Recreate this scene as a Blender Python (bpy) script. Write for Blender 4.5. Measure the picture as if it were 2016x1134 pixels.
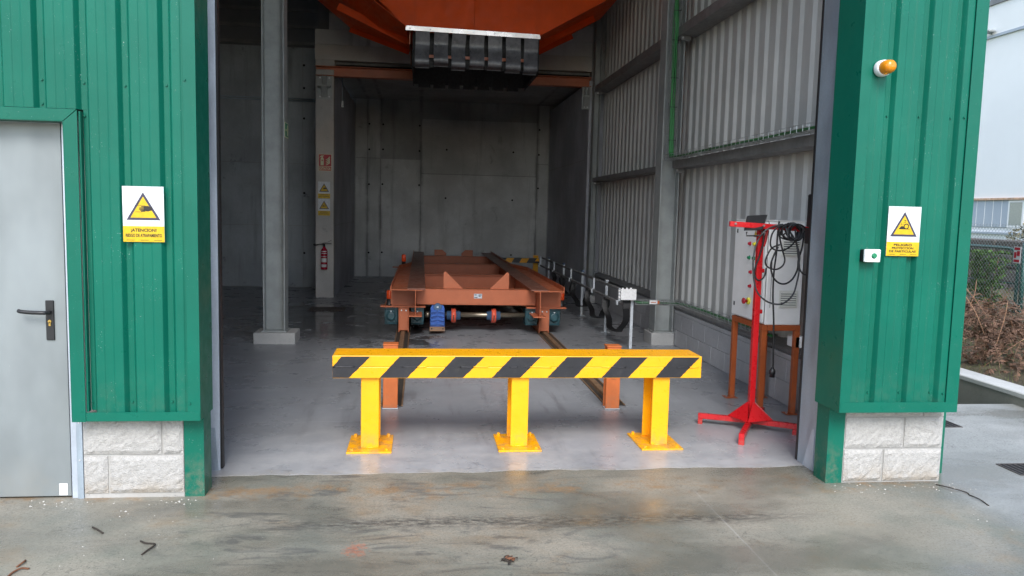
import bpy, bmesh, math, random
from mathutils import Vector, Matrix
random.seed(7)
SC = bpy.context.scene
COL = SC.collection
for o in list(bpy.data.objects): bpy.data.objects.remove(o)

# ------------------------------------------------------------------ camera
def make_camera():
    yaw, pitch, roll = (math.radians(a) for a in (6.66, 5.59, 1.38))
    f = Vector((math.sin(yaw)*math.cos(pitch), math.cos(yaw)*math.cos(pitch), -math.sin(pitch)))
    r = Vector((math.cos(yaw), -math.sin(yaw), 0)); u = r.cross(f)
    c, s = math.cos(roll), math.sin(roll)
    R, U = c*r + s*u, -s*r + c*u
    cam = bpy.data.cameras.new('camera'); o = bpy.data.objects.new('camera', cam); COL.objects.link(o)
    cam.sensor_fit = 'HORIZONTAL'; cam.sensor_width = 36; cam.lens = 36*1546/2016
    cam.clip_start = .05; cam.clip_end = 800
    m = Matrix.Identity(4)
    for i in range(3): m[i][0], m[i][1], m[i][2] = R[i], U[i], -f[i]
    m.translation = (0, 0, 1.64)
    o.matrix_world = m
    SC.camera = o
make_camera()

# ------------------------------------------------------------------ sky, sun, exposure
SUN_EL, SUN_AZ = math.radians(42), math.radians(184)     # azimuth clockwise from +Y: behind the camera
world = bpy.data.worlds.new('World'); SC.world = world; world.use_nodes = True
nt = world.node_tree; nt.nodes.clear()
sky = nt.nodes.new('ShaderNodeTexSky'); sky.sky_type = 'NISHITA'; sky.sun_disc = False
sky.sun_elevation = SUN_EL; sky.sun_rotation = SUN_AZ; sky.air_density = 1.0; sky.dust_density = 1.0; sky.ozone_density = 1.0
hs = nt.nodes.new('ShaderNodeHueSaturation'); hs.inputs['Saturation'].default_value = .75
bg = nt.nodes.new('ShaderNodeBackground'); bg.inputs['Strength'].default_value = .135
wo = nt.nodes.new('ShaderNodeOutputWorld')
nt.links.new(sky.outputs[0], hs.inputs['Color']); nt.links.new(hs.outputs[0], bg.inputs[0]); nt.links.new(bg.outputs[0], wo.inputs[0])
sun = bpy.data.lights.new('sun', 'SUN'); sun.energy = 1.15; sun.angle = math.radians(28); sun.color = (1, .985, .96)
so = bpy.data.objects.new('sun', sun); COL.objects.link(so)
sd = Vector((math.sin(SUN_AZ)*math.cos(SUN_EL), math.cos(SUN_AZ)*math.cos(SUN_EL), math.sin(SUN_EL)))
so.rotation_euler = sd.to_track_quat('Z', 'Y').to_euler(); so.location = sd*60
SC.view_settings.view_transform = 'Standard'; SC.view_settings.look = 'None'
SC.view_settings.exposure = 1.55; SC.view_settings.gamma = 1
SC.view_settings.use_curve_mapping = False
SC.cycles.use_denoising = True
SC.cycles.max_bounces = 9; SC.cycles.diffuse_bounces = 6; SC.cycles.glossy_bounces = 4
SC.cycles.sample_clamp_indirect = 8
SC.cycles.caustics_reflective = False; SC.cycles.caustics_refractive = False

# ------------------------------------------------------------------ node helpers and materials
class N:
    def __init__(s, name):
        s.m = bpy.data.materials.new(name); s.m.use_nodes = True
        s.t = s.m.node_tree; s.b = s.t.nodes['Principled BSDF']
        s.pos = s.t.nodes.new('ShaderNodeNewGeometry').outputs['Position']
    def link(s, a, b): s.t.links.new(a, b)
    def _in(s, node, k, v):
        if v is None: return
        if isinstance(v, bpy.types.NodeSocket): s.link(v, node.inputs[k])
        else: node.inputs[k].default_value = v
    def mapv(s, scale=(1, 1, 1), loc=(0, 0, 0), rot=(0, 0, 0), src=None):
        n = s.t.nodes.new('ShaderNodeMapping'); s.link(src or s.pos, n.inputs[0])
        n.inputs['Scale'].default_value = scale; n.inputs['Location'].default_value = loc; n.inputs['Rotation'].default_value = rot
        return n.outputs[0]
    def noise(s, scale=5, detail=4, rough=.55, vec=None, dist=0, out=0):
        n = s.t.nodes.new('ShaderNodeTexNoise'); s.link(vec or s.pos, n.inputs['Vector'])
        n.inputs['Scale'].default_value = scale; n.inputs['Detail'].default_value = detail; n.inputs['Roughness'].default_value = rough
        n.inputs['Distortion'].default_value = dist
        return n.outputs[out]
    def voro(s, scale=20, feature='F1', vec=None):
        n = s.t.nodes.new('ShaderNodeTexVoronoi'); n.feature = feature; s.link(vec or s.pos, n.inputs['Vector']); n.inputs['Scale'].default_value = scale
        return n.outputs['Distance']
    def ramp(s, v, lo, hi, a=0., b=1.):
        n = s.t.nodes.new('ShaderNodeMapRange'); s.link(v, n.inputs[0]); n.interpolation_type = 'SMOOTHSTEP'
        n.inputs[1].default_value = lo; n.inputs[2].default_value = hi; n.inputs[3].default_value = a; n.inputs[4].default_value = b
        return n.outputs[0]
    def math(s, op, a, b=None, clamp=False):
        n = s.t.nodes.new('ShaderNodeMath'); n.operation = op; n.use_clamp = clamp
        s._in(n, 0, a); s._in(n, 1, b); return n.outputs[0]
    def mix(s, f, a, b, mode='MIX'):
        n = s.t.nodes.new('ShaderNodeMix'); n.data_type = 'RGBA'; n.blend_type = mode
        s._in(n, 0, f)
        for i, v in ((6, a), (7, b)):
            if isinstance(v, bpy.types.NodeSocket): s.link(v, n.inputs[i])
            else: n.inputs[i].default_value = (*v[:3], 1)
        return n.outputs[2]
    def sep(s, v=None):
        n = s.t.nodes.new('ShaderNodeSeparateXYZ'); s.link(v or s.pos, n.inputs[0]); return n.outputs
    def win(s, v, lo, hi, soft):           # 1 inside [lo, hi]
        return s.math('MULTIPLY', s.ramp(v, lo-soft, lo+soft), s.ramp(v, hi-soft, hi+soft, 1, 0))
    def bump(s, h, strength=.3, dist=.01, prev=None):
        n = s.t.nodes.new('ShaderNodeBump'); s.link(h, n.inputs['Height']); n.inputs['Strength'].default_value = strength; n.inputs['Distance'].default_value = dist
        if prev: s.link(prev, n.inputs['Normal'])
        return n.outputs[0]
    def done(s, col=None, rough=None, metal=None, normal=None, **kw):
        b = s.b
        if col is not None:
            if isinstance(col, bpy.types.NodeSocket): s.link(col, b.inputs['Base Color'])
            else: b.inputs['Base Color'].default_value = (*col[:3], 1)
        s._in(b, 'Roughness', rough); s._in(b, 'Metallic', metal)
        if normal is not None: s.link(normal, b.inputs['Normal'])
        for k, v in kw.items(): s._in(b, k.replace('_', ' '), v)
        return s.m
def mul(c, k): return tuple(min(1, x*k) for x in c)

def paint(name, col, rough=.4, var=.12, scale=4, bump=.04, dust=None, dustamt=.25, spec=.5, speck=0, chips=None, splash=None, rain=0):
    n = N(name)
    a = n.noise(scale, 5, .6); f = n.ramp(a, .3, .7)
    c = n.mix(f, mul(col, 1-var), mul(col, 1+var))
    if dust:
        d = n.ramp(n.noise(scale*2.7, 6, .65), .5, .75, 0, dustamt); c = n.mix(d, c, dust)
    if speck:
        sp = n.ramp(n.noise(170, 2, .5), .70, .74, 0, speck); sp = n.math('MULTIPLY', sp, n.ramp(n.noise(6, 3), .45, .65)); c = n.mix(sp, c, (.8, .85, .8))
    if rain:
        st = n.ramp(n.noise(9, 5, .65, vec=n.mapv((1, 1, .05))), .52, .74, 0, rain); c = n.mix(st, c, mul(col, .62)); c = n.mix(n.math('MULTIPLY', n.ramp(n.noise(2.2, 4, vec=n.mapv((1, 1, .5))), .5, .75), rain*.5), c, mul(col, 1.35))
    if chips:
        ck = n.math('MULTIPLY', n.ramp(n.noise(46, 5, .75), .66, .69), n.ramp(n.noise(5, 3), .46, .60)); c = n.mix(n.math('MULTIPLY', ck, .8), c, chips)
        sc = n.math('MULTIPLY', n.ramp(n.noise(60, 3, .6, vec=n.mapv((.12, 1, 1))), .68, .72), n.ramp(n.noise(4, 3, vec=n.mapv(loc=(5, 1, 2))), .5, .62)); c = n.mix(n.math('MULTIPLY', sc, .5), c, chips)
    if splash:
        zz = n.sep()[2]; sp2 = n.math('MULTIPLY', n.ramp(zz, splash[0], splash[1], 1, 0), n.ramp(n.noise(13, 6, .75), .42, .66)); c = n.mix(n.math('MULTIPLY', sp2, splash[2]), c, (.20, .165, .12))
    r = n.ramp(n.noise(scale*5, 4), .3, .7, rough*.8, min(1, rough*1.25))
    nm = n.bump(n.noise(scale*3, 3), bump, .01)
    return n.done(c, r, 0, nm, Specular_IOR_Level=spec)

def concrete(name, col, streak=.35, stain=(.08, .075, .07), stainamt=.45, rough=.85, bump=.35, warm=.08, seams=()):
    n = N(name)
    big = n.ramp(n.noise(.9, 5, .6), .35, .68)
    c = n.mix(big, mul(col, .78), mul(col, 1.12))
    w = n.ramp(n.noise(1.7, 3, vec=n.mapv(loc=(9, 3, 4))), .45, .7, 0, warm); c = n.mix(w, c, (col[0]*1.05, col[1]*.9, col[2]*.72))
    st = n.noise(3.2, 5, .65, vec=n.mapv((1.6, 1.6, .16))); st = n.ramp(st, .5, .78, 0, streak); c = n.mix(st, c, mul(col, .5))
    bl = n.ramp(n.noise(2.3, 6, .7, vec=n.mapv(loc=(3, 7, 1)), dist=.5), .60, .74, 0, stainamt); c = n.mix(bl, c, stain)
    if seams:
        px = n.math('ADD', n.sep()[0], n.math('MULTIPLY', n.math('SUBTRACT', n.noise(3, 5, .7, vec=n.mapv((1, 1, .5))), .5), .10))
        for q, sx in enumerate(seams):
            sm = n.math('MULTIPLY', n.win(px, sx-.035, sx+.035, .03), n.ramp(n.noise(2.5, 5, .7, vec=n.mapv((.6, 1, .35), loc=(q*3., 0, 0))), .36, .62, 0, .75)); c = n.mix(sm, c, mul(col, .28))
    fine = n.noise(38, 6, .7); c = n.mix(n.ramp(fine, .25, .75, 0, .25), c, mul(col, .6))
    pit = n.ramp(n.noise(75, 2, .5), .68, .72)
    c = n.mix(n.math('MULTIPLY', pit, .5), c, mul(col, .3))
    h = n.math('SUBTRACT', n.noise(14, 6, .6), n.math('MULTIPLY', pit, .4))
    return n.done(c, n.ramp(fine, .2, .8, rough-.12, rough+.05), 0, n.bump(h, bump, .008))

def galvanised(name, col=(.46, .50, .54), rough=.42, metal=.7, stretch=(1, 1, .35)):
    n = N(name)
    v = n.noise(5, 5, .6, vec=n.mapv(stretch)); c = n.mix(n.ramp(v, .3, .7), mul(col, .8), mul(col, 1.12))
    sp = n.voro(70); c = n.mix(n.ramp(sp, .2, .8, 0, .18), c, mul(col, .7))
    sc = n.ramp(n.noise(30, 4, .7, vec=n.mapv((1, 1, .15))), .68, .74, 0, .5); c = n.mix(sc, c, (.75, .78, .8))
    return n.done(c, n.ramp(v, .3, .7, rough*.75, rough*1.3), metal, n.bump(n.noise(9, 3), .05, .01))

def flat(name, col, rough=.5, metal=0, **kw):
    n = N(name); v = n.noise(40, 4, .6)
    return n.done(n.mix(n.ramp(v, .3, .7), mul(col, .9), mul(col, 1.08)), n.ramp(v, .3, .7, rough*.85, min(1, rough*1.15)), metal, **kw)

GREEN = (.004, .118, .077)
M = {}
M['green'] = paint('green_coated_steel', GREEN, .34, .08, 1.6, .14, spec=.20, speck=.5, rain=.28, splash=(.45, .85, .10))
M['green_edge'] = paint('green_trim', mul(GREEN, .97), .34, .06, 2.2, .12, spec=.22, speck=.35, rain=.15, splash=(.0, .35, .5))
M['yellow'] = paint('yellow_gloss_paint', (.88, .395, .004), .33, .05, 6, .05, dust=(.45, .24, .02), dustamt=.16, chips=(.16, .085, .03), splash=(.0, .16, .55))
M['black_paint'] = paint('black_paint', (.012, .012, .016), .42, .2, 9, .05, dust=(.10, .09, .08), dustamt=.15)
M['oxide'] = paint('oxide_orange_paint', (.46, .135, .062), .40, .09, 3, .05, dust=(.36, .16, .10), dustamt=.3, spec=.35, chips=(.10, .05, .035))
M['shaded_flange'] = paint('shaded_oxide_flange', (.22, .085, .055), .38, .15, 3, .05, dust=(.12, .09, .08), dustamt=.5, chips=(.06, .045, .04))  # chipped oxide, darkened: the dim light on the tops is put into the colour
M['hopper'] = paint('hopper_orange_paint', (.74, .080, .005), .5, .10, 2, .05, spec=.2, chips=(.20, .05, .02), rain=.25)
M['stand_orange'] = paint('orange_brown_paint', (.38, .085, .02), .42, .12, 6, .05, chips=(.12, .05, .03), splash=(.0, .2, .4))
M['stop_orange'] = paint('stop_orange_paint', (.50, .13, .035), .42, .1, 8, .04, chips=(.14, .06, .03), splash=(.0, .2, .4))
M['red'] = paint('red_gloss_paint', (.50, .010, .014), .30, .08, 5, .04, chips=(.14, .03, .025), splash=(.0, .09, .5))
M['blue'] = paint('blue_casting', (.035, .115, .42), .4, .1, 9, .06)
M['teal'] = paint('dark_teal_casting', (.016, .062, .078), .40, .3, 14, .12, dust=(.10, .09, .08), dustamt=.4)
M['coupling_blue'] = paint('coupling_blue', (.06, .12, .22), .5, .1, 9)
M['coupling_red'] = paint('coupling_red', (.65, .09, .045), .45, .1, 9)
M['steel_grey'] = paint('grey_primer_steel', (.31, .33, .325), .55, .12, 5, .10)
M['girt'] = paint('dark_girt_steel', (.20, .20, .20), .5, .15, 4, .05)
M['sheet_in'] = paint('pale_interior_sheet', (.56, .56, .545), .42, .05, 2.5, .02, rain=.15)
M['sheet_roof'] = paint('roof_sheet', (.16, .16, .17), .6, .1, 2)
M['cabinet'] = paint('cabinet_grey', (.86, .86, .845), .38, .03, 8, .02)
M['vent'] = paint('vent_plastic', (.76, .76, .70), .45, .03, 8)
M['black'] = flat('black_plastic', (.012, .012, .013), .45)
M['dark'] = flat('dark_gap', (.006, .006, .007), .9)
M['rubber'] = paint('sheen_rubber', (.105, .108, .122), .33, .35, 7, .12, dust=(.22, .21, .22), dustamt=.35)  # front flap rubber, lightened: sheen from the bright doorway put into the base
M['rubber_dark'] = paint('dark_rubber', (.016, .016, .018), .65, .3, 5, .15)
M['galv'] = galvanised('galvanised_steel', (.40, .47, .54), .42, .6)
M['galv_light'] = galvanised('zinc_strip', (.50, .55, .62), .42, .3)
M['zinc'] = flat('zinc_bolt', (.62, .62, .63), .35, .85)
M['lipsteel'] = galvanised('lip_strip', (.72, .68, .66), .32, .8, (1, .3, 1))
M['shaft'] = flat('oily_shaft', (.30, .26, .20), .32, .8)
M['brown_plate'] = paint('brown_plate', (.24, .14, .085), .55, .1, 9)
M['rail'] = paint('rusty_rail', (.17, .10, .055), .5, .3, 9, .2, dust=(.33, .23, .14), dustamt=.5)
M['railslot'] = flat('rail_slot', (.035, .027, .02), .85)
M['white_plastic'] = flat('white_plastic', (.80, .80, .80), .4)
M['pale_steel'] = flat('pale_steel', (.62, .66, .70), .4, .25)
M['sign_white'] = flat('sign_white', (.60, .62, .63), .35)
M['sign_yellow'] = flat('sign_yellow', (.60, .385, .003), .38)
M['sign_black'] = flat('sign_black', (.012, .008, .007), .45)
M['sign_border'] = flat('sign_border', (.035, .030, .06), .45)
M['sign_red'] = flat('sign_red', (.42, .012, .02), .4)
M['sign_lum'] = flat('sign_pale', (.62, .66, .42), .45)
M['sign_green'] = flat('sign_green', (.02, .22, .12), .45)
M['cable_green'] = flat('green_cable', (.022, .19, .045), .4)
M['cable'] = flat('black_cable', (.009, .009, .010), .45)
M['cable_grey'] = flat('grey_cable', (.045, .047, .05), .36)
M['wire'] = galvanised('tray_wire', (.58, .60, .60), .35, .8)
M['brass'] = flat('brass', (.55, .36, .10), .3, .9)
M['btn_red'] = flat('button_red', (.42, .012, .03), .3)
M['btn_green'] = flat('button_green', (.01, .20, .09), .3)
M['btn_yellow'] = flat('button_yellow', (.75, .68, .05), .3)
M['ext_red'] = flat('extinguisher_red', (.36, .008, .03), .25)

def lens(name, col, em):
    n = N(name)
    return n.done(col, .18, 0, n.bump(n.noise(60, 2), .1, .01), Transmission_Weight=.35, Emission_Color=(*col, 1), Emission_Strength=em)
M['amber'] = lens('amber_lens', (.95, .34, .01), 0)
M['amber_lit'] = lens('amber_lens_lit', (.55, .06, .008), .04)

def m_door():
    n = N('door_zinc'); col = (.25, .275, .28)
    v = n.noise(1.3, 4, .55, vec=n.mapv((1.2, 1, .6))); c = n.mix(n.ramp(v, .35, .65), mul(col, .80), mul(col, 1.12))
    d = n.ramp(n.noise(26, 5, .7, vec=n.mapv((1, 1, .25))), .66, .72, 0, .4); c = n.mix(d, c, (.45, .46, .46))
    z = n.sep()[2]
    c = n.mix(n.math('MULTIPLY', n.ramp(z, .02, .35, 1, 0), n.ramp(n.noise(5, 5), .4, .7, 0, .5)), c, (.24, .24, .22))
    return n.done(c, n.ramp(n.noise(4, 4), .3, .7, .42, .6), .25, n.bump(n.noise(3, 2), .04, .02))
M['door'] = m_door()

def m_splitblock():
    n = N('split_face_block'); col = (.41, .395, .375)
    g = n.noise(48, 7, .75); gg = n.noise(150, 3, .6)
    c = n.mix(n.ramp(g, .3, .7), mul(col, .84), mul(col, 1.10))
    c = n.mix(n.ramp(gg, .60, .72, 0, .35), c, (.27, .25, .23))
    z = n.sep()[2]
    dirt = n.math('MULTIPLY', n.ramp(z, .0, .16, 1, 0), n.ramp(n.noise(11, 5, .7), .30, .60))
    c = n.mix(n.math('MULTIPLY', dirt, .55), c, (.32, .25, .17))
    h = n.math('ADD', n.noise(65, 7, .78), n.math('MULTIPLY', n.voro(130), .5))
    return n.done(c, .92, 0, n.bump(h, .6, .010))
M['block'] = m_splitblock()
M['mortar'] = concrete('mortar', (.40, .39, .37), .1, stainamt=.1)
M['block_in'] = concrete('smooth_block', (.50, .50, .51), .08, stainamt=.06, bump=.12, warm=.05)
M['mortar_in'] = concrete('inner_mortar', (.42, .42, .43), .05, stainamt=.05, bump=.1)
CW = (.54, .55, .555)
M['conc'] = concrete('cast_concrete', CW, .7, seams=(-1.277, -.973, -.031, 2.74))
M['conc_b'] = concrete('cast_concrete_pale', mul(CW, 1.12), .6, seams=(-1.277, -.973, -.031, 2.74))
M['conc_c'] = concrete('cast_concrete_dark', mul(CW, .70), .7, seams=(-1.277, -.973, -.031, 2.74))
M['conc_blue'] = concrete('cast_concrete_side', (.47, .485, .53), .4)
M['conc_pillar'] = concrete('pillar_concrete', (.50, .48, .455), .25, warm=.4)
M['conc_old'] = concrete('stained_concrete', (.42, .45, .48), .85, stain=(.03, .03, .03), stainamt=.75)
M['conc_pad'] = concrete('pad_concrete', (.48, .48, .47), .1, stainamt=.2)
M['coping'] = concrete('pale_coping', (.52, .52, .50), .05, stainamt=.15)
M['pit'] = concrete('pit_concrete', (.26, .25, .22), .4)

def m_floor():
    n = N('grey_floor_paint'); col = (.252, .262, .280)
    x, y, z = n.sep()
    v = n.noise(.8, 5, .6); c = n.mix(n.ramp(v, .3, .7), mul(col, .86), mul(col, 1.1))
    sc = n.noise(6, 6, .7, vec=n.mapv((.5, 1.6, 1))); sc = n.ramp(sc, .56, .72, 0, .35); c = n.mix(sc, c, (.42, .42, .42))
    fl = n.math('MULTIPLY', n.ramp(n.noise(22, 5, .75), .63, .68, 0, .6), n.ramp(n.noise(1.7, 3), .42, .62)); c = n.mix(fl, c, (.60, .60, .58))
    tm = n.math('MULTIPLY', n.ramp(n.noise(4.5, 6, .7, vec=n.mapv((2.2, .22, 1))), .52, .68, 0, .6), n.win(x, -1.1, 2.6, .5)); c = n.mix(tm, c, (.15, .15, .16))
    spt = n.math('MULTIPLY', n.ramp(n.noise(17, 4, .6), .69, .73, 0, .6), n.ramp(n.noise(1.1, 3, vec=n.mapv(loc=(7, 7, 0))), .45, .6)); c = n.mix(spt, c, (.07, .07, .075))
    edg = n.math('MULTIPLY', n.ramp(n.math('ADD', y, n.math('MULTIPLY', n.noise(6, 5, .7), .25)), 4.90, 5.03, 1, 0), n.ramp(n.noise(14, 5, .7), .35, .6)); c = n.mix(n.math('MULTIPLY', edg, .7), c, (.27, .235, .185))
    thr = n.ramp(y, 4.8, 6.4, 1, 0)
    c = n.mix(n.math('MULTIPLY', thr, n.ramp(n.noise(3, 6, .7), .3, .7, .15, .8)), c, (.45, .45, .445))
    drip = n.math('MULTIPLY', n.ramp(n.noise(9, 3, .5, vec=n.mapv((1, 2, 1))), .62, .66), n.win(y, 4.8, 5.05, .1)); c = n.mix(n.math('MULTIPLY', drip, .45), c, (.16, .16, .17))
    wx = n.win(x, -2.3, -.05, .4); wy = n.win(y, 9.9, 13.4, .7)
    wet = n.math('MULTIPLY', n.math('MULTIPLY', wx, wy), n.ramp(n.noise(1.3, 5, .6, dist=.6), .36, .44))
    ol = n.math('MULTIPLY', n.win(x, -.75, .25, .2), n.win(y, 9.2, 10.8, .5)); wet = n.math('MAXIMUM', wet, n.math('MULTIPLY', ol, n.ramp(n.noise(3, 5, .6, dist=.6), .45, .52)))
    c = n.mix(n.math('MULTIPLY', wet, .85), c, (.040, .038, .040))
    r = n.ramp(n.noise(2.2, 5, .6), .3, .7, .22, .44)
    r = n.math('SUBTRACT', r, n.math('MULTIPLY', wet, .18))
    return n.done(c, r, 0, n.bump(n.noise(7, 6, .65), .10, .01), Specular_IOR_Level=.45)
M['floor'] = m_floor()

def m_yard():
    n = N('wet_yard_concrete'); x, y, z = n.sep()
    col = (.185, .178, .150)
    v = n.noise(.75, 6, .62, dist=.4); c = n.mix(n.ramp(v, .38, .62), (.185, .190, .160), (.320, .288, .230))
    grn = n.ramp(n.noise(1.3, 4, .6, vec=n.mapv(loc=(4, 2, 0))), .52, .7, 0, .55); c = n.mix(grn, c, (.165, .185, .150))
    br = n.ramp(n.noise(2.6, 6, .7, vec=n.mapv(loc=(1, 8, 0))), .53, .72, 0, .55); c = n.mix(br, c, (.28, .20, .12))
    sw = n.noise(3.2, 6, .7, vec=n.mapv((.8, 2.6, 1), rot=(0, 0, .5)), dist=1.2); c = n.mix(n.math('MULTIPLY', n.ramp(sw, .50, .66, 0, .8), n.win(x, -1.4, 1.2, .6)), c, (.10, .10, .094))
    # dark tyre smear running across the yard in front of the doorway
    jy = n.math('ADD', y, n.math('MULTIPLY', n.math('SUBTRACT', n.noise(1.1, 3), .5), .22))
    band = n.math('MULTIPLY', n.win(jy, 3.93, 4.06, .07), n.win(x, -.7, 2.0, .5))
    grain = n.ramp(n.noise(30, 6, .8, vec=n.mapv((.5, 1.3, 1))), .40, .58)
    c = n.mix(n.math('MULTIPLY', n.math('MULTIPLY', band, grain), .9), c, (.030, .031, .032))
    # rusty strip of dirt against the building
    rs = n.math('MULTIPLY', n.win(jy, 4.36, 4.62, .08), n.ramp(n.noise(5, 6, .72), .46, .66)); c = n.mix(n.math('MULTIPLY', rs, .85), c, (.30, .18, .085))
    pale = n.math('MULTIPLY', n.ramp(n.noise(19, 6, .75), .61, .68, 0, .6), n.ramp(n.noise(1.9, 4), .45, .6)); c = n.mix(pale, c, (.42, .39, .33))
    # the paler side yard
    side = n.math('MULTIPLY', n.ramp(n.math('ADD', x, n.math('MULTIPLY', n.noise(2, 4), .3)), 3.25, 3.6), n.ramp(y, 2.6, 4.2))
    c = n.mix(n.math('MULTIPLY', side, .85), c, n.mix(n.ramp(v, .3, .7), (.33, .34, .33), (.43, .44, .43)))
    # orange paint splash
    dx = n.math('DIVIDE', n.math('SUBTRACT', x, -.295), .055); dy = n.math('DIVIDE', n.math('SUBTRACT', y, 3.69), .085)
    d2 = n.math('ADD', n.math('MULTIPLY', dx, dx), n.math('MULTIPLY', dy, dy))
    d2 = n.math('ADD', d2, n.math('MULTIPLY', n.math('SUBTRACT', n.noise(34, 6, .75), .42), 9.)); c = n.mix(n.ramp(d2, .5, 1.9, .6, 0), c, (.52, .14, .06))
    fine = n.noise(60, 6, .75); c = n.mix(n.ramp(fine, .3, .7, 0, .3), c, mul(col, .6))
    ag = n.voro(170); c = n.mix(n.ramp(ag, .05, .30, .35, 0), c, (.36, .34, .30)); c = n.mix(n.ramp(n.noise(120, 3, .6), .60, .68, 0, .7), c, (.06, .058, .05))
    cr = n.noise(1.3, 5, .7, vec=n.mapv(loc=(3, 1, 7))); crk = n.math('MULTIPLY', n.ramp(n.math('ABSOLUTE', n.math('SUBTRACT', cr, .5)), .0, .006, 1, 0), n.ramp(n.noise(.8, 2), .5, .6)); c = n.mix(n.math('MULTIPLY', crk, .45), c, (.06, .055, .05))
    jn = n.math('MULTIPLY', n.ramp(n.math('ABSOLUTE', n.math('SUBTRACT', x, n.math('ADD', 1.637, n.math('MULTIPLY', n.noise(9, 3), .01)))), .002, .006, 1, 0), n.ramp(y, 4.36, 4.40, 1, 0)); c = n.mix(n.math('MULTIPLY', jn, .5), c, (.42, .40, .36))
    wet = n.ramp(n.noise(.9, 5, .6, vec=n.mapv((.7, 1.5, 1), loc=(2, 5, 0)), dist=.3), .40, .60)
    c = n.mix(n.math('MULTIPLY', wet, .5), c, (.085, .078, .060))
    r = n.math('SUBTRACT', n.ramp(fine, .3, .7, .44, .66), n.math('MULTIPLY', wet, .36))
    h = n.math('MULTIPLY', n.math('ADD', n.noise(16, 8, .7), n.math('MULTIPLY', n.noise(130, 3, .6), .35)), n.ramp(wet, 0, 1, 1, .4))
    return n.done(c, r, 0, n.bump(h, .30, .006), Specular_IOR_Level=.45)
M['yard'] = m_yard()

def m_soil():
    n = N('soil'); v = n.noise(3, 7, .7)
    c = n.mix(n.ramp(v, .35, .65), (.075, .060, .038), (.15, .125, .075)); c = n.mix(n.ramp(n.noise(6, 5, vec=n.mapv(loc=(4, 4, 4))), .5, .7, 0, .6), c, (.06, .085, .025))
    return n.done(c, .95, 0, n.bump(n.noise(14, 7, .75), .9, .05))
M['soil'] = m_soil()
M['grassland'] = paint('grassland', (.06, .085, .03), .95, .3, 1, .3)
M['white_wall'] = paint('white_render', (.92, .91, .885), .6, .02, .6, .02)
M['grey_band'] = paint('grey_blue_panel', (.42, .47, .53), .5, .04, 1)
M['rust_line'] = paint('rusty_gutter', (.62, .38, .24), .6, .3, 3, dust=(.8, .8, .8), dustamt=.6)
M['pane'] = flat('window_pane', (.34, .37, .34), .12)
M['dark_stone'] = concrete('dark_wall', (.13, .115, .105), .3, stainamt=.5, bump=.8)
M['fence_wire'] = flat('fence_wire', (.36, .40, .40), .5, .3)
M['fence_green'] = flat('fence_green', (.02, .085, .075), .4)
def m_leaf(name, a, b, scale=9):
    n = N(name); v = n.noise(scale, 3); v2 = n.noise(70, 2)
    c = n.mix(n.ramp(v, .35, .65), a, b); c = n.mix(n.ramp(v2, .4, .7, 0, .4), c, mul(b, 1.3))
    return n.done(c, .8)
M['fern'] = m_leaf('dead_fern', (.075, .040, .024), (.19, .105, .066))
M['stem'] = m_leaf('dry_stem', (.22, .11, .06), (.34, .20, .12))
M['ivy'] = m_leaf('ivy_leaf', (.035, .085, .015), (.10, .20, .035))
M['grass'] = m_leaf('grass_blade', (.055, .09, .018), (.13, .14, .04))
M['twig'] = flat('twig', (.030, .022, .016), .8)
M['rusttwig'] = flat('rusty_wire', (.14, .055, .025), .8)
M['chip'] = flat('pale_chip', (.46, .44, .40), .85)
M['grate'] = paint('rusty_grate', (.055, .045, .04), .6, .3, 20)
M['bush'] = m_leaf('bush_leaf', (.11, .10, .055), (.20, .18, .11))

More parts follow.
